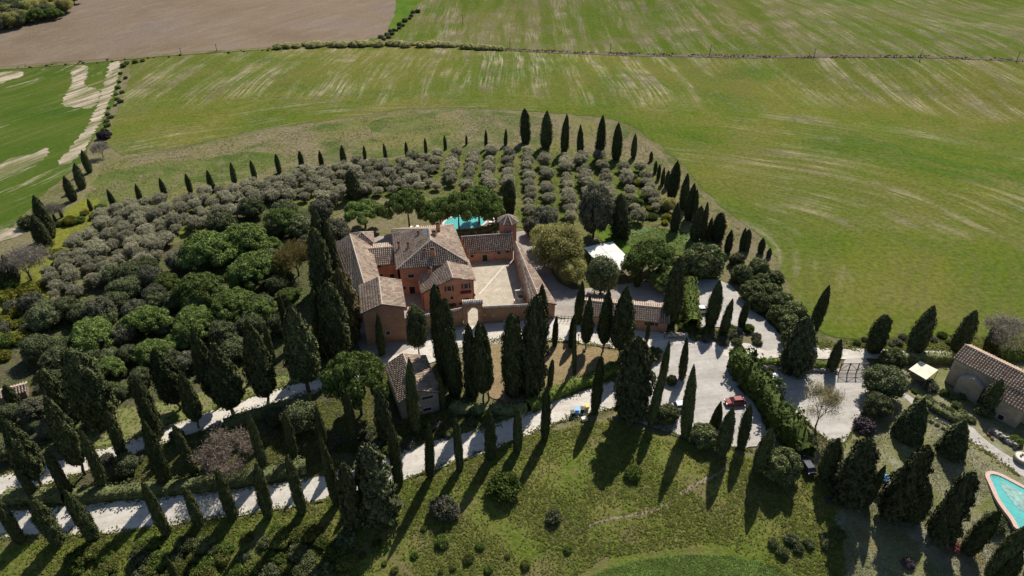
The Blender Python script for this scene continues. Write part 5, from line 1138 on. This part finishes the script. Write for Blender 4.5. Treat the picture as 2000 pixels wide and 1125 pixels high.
for i, (x, y, a) in enumerate([(-6.4, 174.2, 20), (-5.2, 172.6, 60), (-5.6, 170.6, 90), (-7.2, 167.4, 130), (-29.4, 166.5, 10), (-28., 167.2, 15), (-26.4, 167.6, 5), (-10, 165.2, 170)]): lounger(x, y, R(a), f'white sun lounger, {ORD[i]} around the villa pool')

# ---------------------------------------------------------------- vehicles
def car(px, py, rz, colr, label, L=4.1, W_=1.72, H_=1.48, cname='paint'):
    g = at(px, py); lift = .2 if g.y < 200 else 0; rt = empty('parked_car', g + Vector((0, 0, lift)), rz, label, 'car', 'parked cars'); pm = paint(cname, colr)
    prof = [(-L / 2, .32), (-L / 2, .72), (-L / 2 + .08, .95), (-L * .30, 1.0), (L * .24, .98), (L * .44, .84), (L / 2, .66), (L / 2, .32)]
    mb = MB(); n = len(prof); V = [(x, s_ * W_ / 2 * (.94 if z > .8 else 1), z) for s_ in (-1, 1) for x, z in prof]
    mb.add(V, [(i, (i + 1) % n, n + (i + 1) % n, n + i) for i in range(n)] + [tuple(range(n))[::-1], tuple(range(n, 2 * n))]); mb.build('body', pm, rt, .05)
    a = [(-L * .46, .94), (L * .26, .94), (L * .08, H_), (-L * .34, H_)]
    cb = MB(); V = [(x, s_ * (W_ / 2 - (.1 if z < 1 else .26)), z) for s_ in (-1, 1) for x, z in a]; cb.add(V, [(0, 1, 2, 3)[::-1], (4, 5, 6, 7), (0, 4, 5, 1)[::-1], (1, 5, 6, 2), (2, 6, 7, 3), (3, 7, 4, 0)]); cb.build('window_glass', M['dark'], rt, .02)
    rb = MB(); V = [(x, s_ * (W_ / 2 - .24), z) for s_ in (-1, 1) for x, z in ((-L * .35, H_ - .02), (L * .09, H_ - .02), (L * .06, H_ + .05), (-L * .32, H_ + .05))]; rb.add(V, [(0, 1, 2, 3), (4, 5, 6, 7), (0, 4, 5, 1), (1, 5, 6, 2), (2, 6, 7, 3), (3, 7, 4, 0)]); rb.build('car_roof', pm, rt, .02)
    for s_ in (-1, 1):
        pb = MB()
        for (x0, x1) in ((L * .26, L * .075), (-L * .46, -L * .335), (-.1 * L, -.1 * L)): pb.tube((x0, s_ * (W_ / 2 - .1), .96), (x1, s_ * (W_ / 2 - .25), H_), .035, n=5)
        pb.build('pillar', pm, rt)
        for x in (-L * .31, L * .31):
            wh = MB().tube((x, s_ * (W_ / 2 - .2), .31), (x, s_ * (W_ / 2 + .01), .31), .31, n=14).build('wheel', M['tyre'], rt); MB().tube((x, s_ * (W_ / 2 - .02), .31), (x, s_ * (W_ / 2 + .02), .31), .19, n=10).build('rim', M['rim'], wh)
        MB().box((L / 2 - .06, s_ * W_ * .34, .66), (.12, .34, .14)).build('headlight', M['lamp'], rt); MB().box((-L / 2 + .03, s_ * W_ * .40, .78), (.1, .2, .24)).build('tail_light', plain('tail_light', (.3, .02, .02), .3), rt)
        MB().box((L * .2, s_ * (W_ / 2 + .08), 1.0), (.14, .18, .12)).build('wing_mirror', pm, rt)
    return rt
car(1434, 790, R(186), (.24, .045, .04), 'small red hatchback parked beside the tall conifer hedge', L=3.8, W_=1.6, H_=1.42, cname='red_paint')
car(1512, 748, R(95), (.70, .70, .70), 'white car tucked against the conifer hedge below the rubble wall', cname='white_paint')
car(1372, 611, R(5), (.66, .67, .68), 'white car at the edge of the upper parking behind the yellow-green hedge', cname='white_paint')
car(1333, 799, R(8), (.62, .64, .68), 'pale silver car between the bushes at the lower edge of the parking', cname='silver_paint')
car(1573, 915, R(98), (.03, .035, .05), 'dark blue car in the shade beside the large round bush', cname='dark_paint')

# ---------------------------------------------------------------- garden and yard furniture
def bin_(px, py, c, lab, s=1.):
    g = at(px, py) + Vector((0, 0, .16)); rt = empty('waste_bin', g, R(rnd.uniform(-20, 20)), lab, 'waste bin', 'bins beside the lower road'); mb = MB(); V = [(x * .34 * k, y * .38 * k, z) for z, k in ((.12, .8), (1.0, 1)) for y in (-1, 1) for x in (-1, 1)]
    mb.add([tuple(s * q for q in v) for v in V], [(0, 2, 3, 1), (4, 5, 7, 6), (0, 1, 5, 4), (2, 6, 7, 3), (0, 4, 6, 2), (1, 3, 7, 5)]).build('bin_body', c, rt, .03); MB().box((0, 0, 1.04 * s), (.78 * s, .86 * s, .09), 0, R(8)).build('lid', c, rt, .02)
    for sx in (-.28, .28): MB().tube((sx * s - .04, .36 * s, .12), (sx * s + .04, .36 * s, .12), .12, n=10).build('wheel', M['tyre'], rt)
bin_(1127, 808, M['bluelight'], 'light blue wheeled bin on the verge of the lower road', 1.15); bin_(1118, 813, M['darkgreen'], 'black wheeled bin left of the blue one'); bin_(1137, 806, M['darkgreen'], 'dark bin right of the blue one'); bin_(1146, 801, M['yellow'], 'yellow-lidded bin nearest the slim cypress')
g = at(1141, 821) + Vector((0, 0, .05)); rt = empty('storage_box', g, .3, 'cream box lying in the grass below the bins', 'box'); MB().box((0, 0, .3), (1.1, .7, .6)).build('box_body', M['cream'], rt, .03); MB().box((0, 0, .63), (1.16, .76, .07)).build('lid', M['cream'], rt, .02)
# iron gate leaf with braces
g0 = at(1637, 732) + Vector((0, 0, .15)); g1 = at(1688, 732) + Vector((0, 0, .15)); gr = root_('entrance_gate', 'brown three-bay gate with diagonal braces standing open by the parking', 'gate'); Hh = 3.0
for i in range(4): p = g0.lerp(g1, i / 3); MB().box(p + Vector((0, 0, Hh / 2)), (.16, .14, Hh)).build('gate_post', M['rust'], gr)
for z in (.25, 1.1, Hh - .15): MB().box((g0 + g1) / 2 + Vector((0, 0, z)), ((g1 - g0).length, .08, .12), math.atan2(g1.y - g0.y, g1.x - g0.x)).build('rail', M['rust'], gr)
for i in range(3):
    a = g0.lerp(g1, i / 3); b = g0.lerp(g1, (i + 1) / 3); e = (a, b) if i % 2 == 0 else (b, a); MB().tube(e[0] + Vector((0, 0, 1.1)), e[1] + Vector((0, 0, Hh - .15)), .06, n=5).build('brace', M['rust'], gr)
bm_ = MB(); 
for i in range(34): p = g0.lerp(g1, (i + .5) / 34); bm_.box(p + Vector((0, 0, Hh / 2)), (.035, .03, Hh - .3))
bm_.build('bars', M['rust'], gr, kind='stuff')
# fence gate beside the villa
fg = root_('iron_fence', 'low dark iron fence with posts right of the courtyard corner', 'fence'); f0 = at(1089, 627) + Vector((0, 0, .15)); f1 = at(1116, 629) + Vector((0, 0, .15))
for i in range(5): p = f0.lerp(f1, i / 4); MB().tube(p, p + Vector((0, 0, 1.6)), .07, .05).build('post', M['iron'], fg)
for z in (.3, 1.25): MB().tube(f0 + Vector((0, 0, z)), f1 + Vector((0, 0, z)), .035).build('rail', M['iron'], fg)
# courtyard well
g = at(1017, 588) + Vector((0, 0, .16)); wl = empty('stone_well', g, R(8), 'white stone well with two pillars and a crossbeam in the courtyard corner', 'well')
MB().tube((0, 0, 0), (0, 0, .18), 1.7, 1.7, 10).tube((0, 0, .18), (0, 0, .36), 1.35, 1.35, 10).build('steps', M['stone'], wl); MB().tube((0, 0, .36), (0, 0, 1.15), .95, .85, 12).build('well_head', M['stone'], wl, .03); MB().tube((0, 0, 1.12), (0, 0, 1.17), .7, .7, 12).build('well_opening', M['dark'], wl)
for s_ in (-1, 1): MB().box((s_ * 1.1, 0, 1.5), (.3, .3, 2.4)).box((s_ * 1.1, 0, 2.75), (.42, .42, .14)).build('pillar', M['stone'], wl, .02)
MB().box((0, 0, 2.95), (2.8, .34, .26)).build('crossbeam', M['stone'], wl, .02); MB().tube((0, 0, 3.1), (0, 0, 3.6), .26, .05, 8).build('finial', M['stone'], wl)
mb = MB(); cw = [at(px, py) for px, py in ((983, 521), (985, 522), (937, 577), (935, 576))]
mb.add([(p.x, p.y, .2) for p in cw], [(0, 1, 2, 3)]); tag(mb.build('paving_strip', M['stone']), kind='structure')
for i, (px, py, kd) in enumerate(((872, 604, 0), (879, 603, 1), (887, 602, 0), (900, 598, 1), (922, 588, 0), (925, 582, 1))):
    g = at(px, py) + Vector((0, 0, .16)); po = empty('flower_pot', g, 0, f'terracotta pot with green plant, {ORD[i]} from the left along the gabled front wing', 'flower pot', 'pots along the front wing')
    MB().tube((0, 0, 0), (0, 0, .5), .24, .34, 10).build('pot_body', M['terracotta'], po); pl_ = link('plant', TREES['shrubgreen' if kd else 'shrubdark']['m'][0], po); pl_.scale = (.32, .32, .42); pl_.location = (0, 0, .4)
# pergola and its furniture
pg = root_('canopy', 'cream square canopy on four posts beside the cream house', 'canopy'); cs = [(83.2, 107.0), (85.5, 104.3), (81.8, 101.6), (79.6, 104.4)]
V = [V3(p, 2.9 - .12 * i * (i < 3)) for i, p in enumerate(cs)]; m_ = sum(V, Vector()) / 4 + Vector((0, 0, .12)); MB().add(V + [m_], [(0, 1, 4), (1, 2, 4), (2, 3, 4), (3, 0, 4)]).build('canvas_roof', M['cream'], pg)
for i in range(4): MB().tube(V3(cs[i], -1), V[i] - Vector((0, 0, .04)), .06).build('post', M['wood'], pg); MB().tube(V[i] - Vector((0, 0, .08)), V[(i + 1) % 4] - Vector((0, 0, .08)), .05).build('beam', M['wood'], pg)
tb = empty('garden_table', (82.4, 104.2, T(82.4, 104.2)), .6, 'dark garden table under the cream canopy', 'table'); MB().box((0, 0, .74), (1.7, .9, .06)).build('table_top', M['wood'], tb)
for sx in (-.7, .7):
    for sy in (-.35, .35): MB().box((sx, sy, .36), (.07, .07, .72)).build('leg', M['wood'], tb)
for i, (x, y, a, lab) in enumerate([(83.4, 101.9, 30, 'white garden chair just below the cream canopy'), (84.2, 102.5, 80, 'white garden chair between canopy and cream house'), (81.1, 105.9, 200, 'dark garden chair at the left side of the canopy'), (80.6, 103.4, 120, 'dark garden chair at the front corner of the canopy')]):
    cr = empty('garden_chair', (x, y, T(x, y) + .04), R(a), lab, 'chair', 'chairs around the canopy'); m_ = M['white'] if i < 2 else M['wood']
    MB().box((0, 0, .45), (.5, .5, .05)).build('seat', m_, cr); MB().box((0, .24, .75), (.5, .05, .6)).build('backrest', m_, cr)
    for sx in (-.21, .21):
        for sy in (-.21, .21): MB().box((sx, sy, .22), (.045, .045, .44)).build('leg', m_, cr)
# play tower
g = at(1716, 960); pt = empty('play_tower', g, R(-22), 'wooden play ladder and platform with a small blue roof on the lawn', 'play tower')
for sx in (-.5, .5):
    MB().tube((sx, -1.8, 0), (sx, .2, 2.0), .06, n=6).build('ladder_side', M['wood'], pt)
    for sy in (.2, 1.4): MB().tube((sx * 1.2, sy, 0), (sx * 1.2, sy, 2.9), .06, n=6).build('post', M['wood'], pt)
for i in range(8): t = (i + .6) / 8; MB().box((0, -1.8 + 2 * t, 2 * t), (1.0, .12, .06)).build('rung', M['iron'], pt)
MB().box((0, .8, 2.0), (1.3, 1.3, .08)).build('platform', M['wood'], pt); MB().add([(-.75, .0, 2.8), (.75, .0, 2.8), (.75, .8, 3.35), (-.75, .8, 3.35), (.75, 1.6, 2.8), (-.75, 1.6, 2.8), (-.75, .0, 2.76), (.75, .0, 2.76), (.75, 1.6, 2.76), (-.75, 1.6, 2.76)], [(0, 1, 2, 3), (3, 2, 4, 5), (6, 9, 8, 7), (0, 3, 5), (1, 4, 2), (0, 6, 7, 1), (4, 8, 9, 5)]).build('blue_roof', M['bluelight'], pt)
# round tub on the terrace
g = at(1994, 900); tbm = empty('stone_tub', g + Vector((0, 0, .1)), 0, 'round brown stone tub with a pale top on the garden terrace', 'tub'); MB().tube((0, 0, 0), (0, 0, .9), 1.3, 1.4, 14).build('tub_wall', M['wallstone'], tbm); MB().tube((0, 0, .88), (0, 0, .95), 1.2, 1.2, 14).build('tub_top', M['stone'], tbm)
for sx, sy in ((-.4, .1), (.3, -.2), (.1, .4)): MB().tube((sx, sy, .95), (sx, sy, 1.15), .16, .2, 8).build('pot', M['iron'], tbm)
for i, (px, py) in enumerate(((1804, 815), (1811, 820), (1819, 824), (1830, 830), (1843, 837))): blob('shrubgrey', px, py, 10, f'small round grey shrub, {ORD[i]} in the line beside the garden path', 'round shrubs beside the garden path')
for i, (px, py) in enumerate(((1937, 858), (1930, 850))): g = at(px, py); po = empty('flower_pot', g, 0, ('terracotta pot at the foot of the rubble retaining wall', 'second terracotta pot nearer the path junction')[i], 'flower pot'); MB().tube((0, 0, 0), (0, 0, .5), .22, .32, 10).build('pot_body', M['terracotta'], po); MB().tube((0, 0, .47), (0, 0, .52), .28, .28, 10).build('soil', M['tilebed'], po)
def bench(px, py, rz, lab):
    g = at(px, py) + Vector((0, 0, .12)); b = empty('bench', g, rz, lab, 'bench')
    for i in range(3): MB().box((0, -.16 + i * .16, .45), (1.7, .13, .05)).build('slat', M['wood'], b)
    for i in range(2): MB().box((0, .26, .62 + i * .18), (1.7, .04, .13)).build('slat', M['wood'], b)
    for s_ in (-.7, .7): MB().box((s_, 0, .22), (.07, .46, .44)).box((s_, .24, .6), (.07, .06, .5)).build('leg', M['iron'], b)
bench(1184, 680, R(-4), 'dark bench beside the road near the middle teardrop cypress'); bench(1142, 684, R(80), 'dark bench under the leftmost teardrop cypress')
def lamp(px, py, h, lab):
    g = at(px, py) + Vector((0, 0, .1)); b = empty('garden_lamp', g, 0, lab, 'lamp'); MB().tube((0, 0, 0), (0, 0, h), .07, .05).build('pole', M['iron'], b); MB().tube((0, 0, h), (0, 0, h + .35), .14, .2, 6).build('lantern', M['lamp'], b); MB().tube((0, 0, h + .35), (0, 0, h + .5), .24, .03, 6).build('lamp_cap', M['iron'], b)
lamp(1129, 674, 2.4, 'dark garden lamp on the lawn edge beside the very thin cypress'); lamp(1297, 662, 1.6, 'short lamp at the corner of the outbuilding and the stone wall')
for px, py in ((877, 640), (993, 630)):
    g = at(px, py) + Vector((0, 0, .16)); b = empty('bench', g, R(7), 'pale stone bench at the foot of the courtyard wall ' + ('left of the arch' if px < 900 else 'right of the arch'), 'bench'); MB().box((0, 0, .42), (2.4, .5, .1)).build('seat', M['stone'], b); 
    for s_ in (-.9, .9): MB().box((s_, 0, .18), (.25, .42, .37)).build('leg', M['stone'], b)
# bare poles by the ditch
for i, (px, y0, y1) in enumerate([(996, 97, 73), (1192, 104, 84), (1386, 109, 88), (1589, 113, 94), (1796, 118, 97), (904, 50, 27), (424, 101, 85), (354, 106, 93), (1985, 121, 100)]):
    g = at(px, y0); h = hat(g.y, y1) - g.z; p = empty('utility_pole', g, 0, ('thin dark pole standing behind the ditch of the far fields, ' + ORD[i] + ' as listed from the middle rightwards') if 0 else f'thin dark pole at the far field ditch, {["leftmost of the right-hand line", "second of the right-hand line", "third of the right-hand line", "fourth of the right-hand line", "fifth of the right-hand line", "alone inside the upper field", "right one of two below the ploughed field", "left one of two below the ploughed field", "last of the right-hand line at the edge"][i]}', 'pole', 'poles in the far fields')
    MB().tube((0, 0, -.3), (0, 0, h), .20, .13, 6).build('shaft', M['wood'], p); MB().box((0, 0, h - .5), (1.2, .1, .12)).build('crossarm', M['wood'], p)

# ---------------------------------------------------------------- grass tufts and rough ground cover (nobody could count these)
def tufts(name, label, poly, n, sz, mat='tuft', seed=1, inner=None, upn=1.6):
    global nr
    rg = np.random.default_rng(seed); nr = rg; W2 = [at(*p) for p in poly]; P2 = [(p.x, p.y) for p in W2]; xs = [p[0] for p in P2]; ys = [p[1] for p in P2]; Q = []
    xx = rg.uniform(min(xs), max(xs), n * 4); yy = rg.uniform(min(ys), max(ys), n * 4)
    clump = np.sin(xx * .31 + 2 * np.sin(yy * .17)) + np.sin(yy * .43 + 2 * np.sin(xx * .23)) + rg.normal(0, .9, n * 4)
    for x, y, c in zip(xx, yy, clump):
        if c > -.6 and inpoly(x, y, P2):
            Q.append((x, y, T(x, y) + .20))
            if len(Q) >= n: break
    P = np.array(Q); s = sz * rg.uniform(.5, 1.4, (len(P), 1)); N = np.tile(np.array([0, -.35, upn]), (len(P), 1))
    V, Fq = cards(P, N, sz, sz * .9, None, .38, True); V[:, 2] = V[:, 2] * 1.0
    tag(link(name, mesh_parts(name, [(V, Fq)], M[mat]), kind='stuff'), label, 'grass')
tufts('grass_tufts', 'rough grass tufts on the slope below the lower road', [(-80, 1062), (200, 1052), (450, 1016), (650, 985), (850, 926), (1050, 850), (1160, 822), (1230, 840), (1390, 890), (1600, 912), (1640, 1000), (1660, 1180), (1400, 1060), (1180, 1090), (1050, 1180), (-80, 1180)], 34000, .34, 'tuft', seed=2)
tufts('dry_grass', 'dry scrub grass on the band behind the olive grove', [(205, 318), (430, 275), (620, 243), (780, 216), (1000, 221), (1240, 262), (1330, 345), (1440, 440), (1500, 480), (1400, 470), (1310, 400), (1240, 315), (1000, 295), (850, 300), (650, 330), (330, 392), (215, 415), (130, 470)], 8000, .40, 'drytuft', seed=3)
tufts('grove_weeds', 'green weeds between the olive rows', [(700, 318), (1000, 290), (1230, 312), (1290, 400), (1290, 445), (1000, 430), (820, 400), (700, 380)], 9000, .45, 'shrubgreen', seed=4)
tufts('verge_grass', 'grass along the verge between road and green field', [(1600, 668), (1700, 660), (1850, 656), (2050, 664), (2050, 688), (1870, 682), (1600, 678)], 3000, .5, seed=5)
tufts('wood_litter', 'leafy ground cover under the left wood', [(-40, 900), (-40, 700), (80, 610), (300, 510), (520, 400), (660, 430), (690, 640), (640, 735), (440, 795), (230, 868)], 12000, .5, 'shrubgreen', seed=6)
tufts('strip_weeds', 'weeds on the strip between the two driveways', [(0, 985), (150, 925), (330, 868), (540, 802), (650, 765), (760, 722), (900, 785), (1000, 800), (850, 858), (650, 920), (450, 952), (200, 980)], 12000, .36, 'tuft', seed=7)
tufts('garden_daisies', 'pale grass flowers on the pool garden lawn', [(1640, 900), (1800, 790), (1860, 850), (1960, 930), (1900, 1000), (2000, 1100), (1980, 1160), (1650, 1160)], 12000, .20, 'daisy', seed=8)
tufts('crop_leaves', 'pale crop rows of the curved field at the bottom edge', [(1100, 1150), (1180, 1114), (1250, 1094), (1340, 1084), (1420, 1086), (1500, 1102), (1570, 1132), (1580, 1180), (1090, 1180)], 9000, .22, 'shrubgreen', seed=9)
tufts('ivy_leaves', 'pale ivy mat on the bank above the round pine', [(1218, 458), (1240, 446), (1300, 447), (1370, 462), (1400, 480), (1330, 500), (1240, 500)], 5000, .5, 'shrubgreen', seed=11)
tufts('ditch_weeds', 'dry reeds along the far ditch', [(970, 94), (1250, 104), (1600, 111), (2050, 119), (2050, 124), (1600, 116), (1250, 109), (970, 99)], 3600, 1.0, 'ditchreed', seed=10, upn=.2)
M['ditchsoil'] = plain('ditch_soil', (.085, .06, .045), .95, .8, .3)
def verge(name, label, lines, n, spread, sz, mat='tuft', seed=1):
    global nr
    nr = np.random.default_rng(seed); Q = []; segs = [(at(*a), at(*b)) for L in lines for a, b in zip(L[:-1], L[1:])]; tot = sum((b - a).length for a, b in segs)
    for a, b in segs:
        d = (b - a).normalized(); nn_ = Vector((-d.y, d.x, 0)); m = int(n * (b - a).length / tot)
        for _ in range(m):
            t = nr.uniform(); q = a.lerp(b, t) + nn_ * nr.normal(0, spread) * (1 + .8 * math.sin(t * (b - a).length * .9)); Q.append((q.x, q.y, T(q.x, q.y) + .22))
    P = np.array(Q); N = np.tile(np.array([0, -.3, 1.2]), (len(P), 1)); tag(link(name, mesh_parts(name, [cards(P, N, sz, sz * .9, None, .4, True)], M[mat]), kind='stuff'), label, 'grass')
verge('roadside_grass', 'ragged grass creeping over the edges of roads and parking', [
 [(0, 1050), (110, 1046), (200, 1046), (330, 1026), (450, 1010), (560, 994), (650, 974), (760, 948), (850, 917), (950, 885), (1050, 842), (1100, 822), (1160, 808), (1215, 798), (1330, 855), (1390, 872), (1470, 880)],
 [(0, 998), (80, 994), (170, 984), (300, 971), (450, 956), (560, 941), (650, 924), (760, 887), (850, 861), (950, 834), (1040, 802), (1100, 775), (1200, 742)],
 [(0, 972), (100, 947), (230, 902), (320, 867), (450, 827), (530, 797), (600, 775), (660, 752), (700, 742)], [(0, 926), (60, 918), (165, 885), (240, 866), (340, 828), (440, 793), (540, 760), (640, 733)],
 [(880, 690), (965, 664), (1070, 664), (1190, 678), (1240, 690), (1265, 702)], [(1600, 681), (1700, 682), (1870, 686), (1990, 690)], [(1500, 762), (1550, 800), (1608, 858), (1640, 875), (1672, 835), (1695, 790)],
 [(1790, 800), (1850, 832), (1890, 860), (1935, 890), (1990, 930)]], 15000, .38, .30, seed=21)
drape('ditch', [(960, 96), (1250, 105), (1600, 112), (2100, 121), (2100, 124), (1600, 116), (1250, 109), (960, 99)], M['ditchsoil'], .22, .3, 4)
drape('ditch', [(-200, 136), (0, 131), (250, 112), (420, 101), (540, 93), (540, 96), (420, 105), (250, 117), (0, 136), (-200, 142)], M['ground'], .22, .3, 4)
drape('footpath', [(1088, 1058), (1130, 1037), (1180, 1011), (1250, 1003), (1300, 985), (1340, 952), (1400, 925), (1418, 905), (1424, 910), (1404, 930), (1344, 958), (1303, 990), (1252, 1008), (1182, 1016), (1132, 1041), (1090, 1062)], M['bareground'], .16, .25, 1)
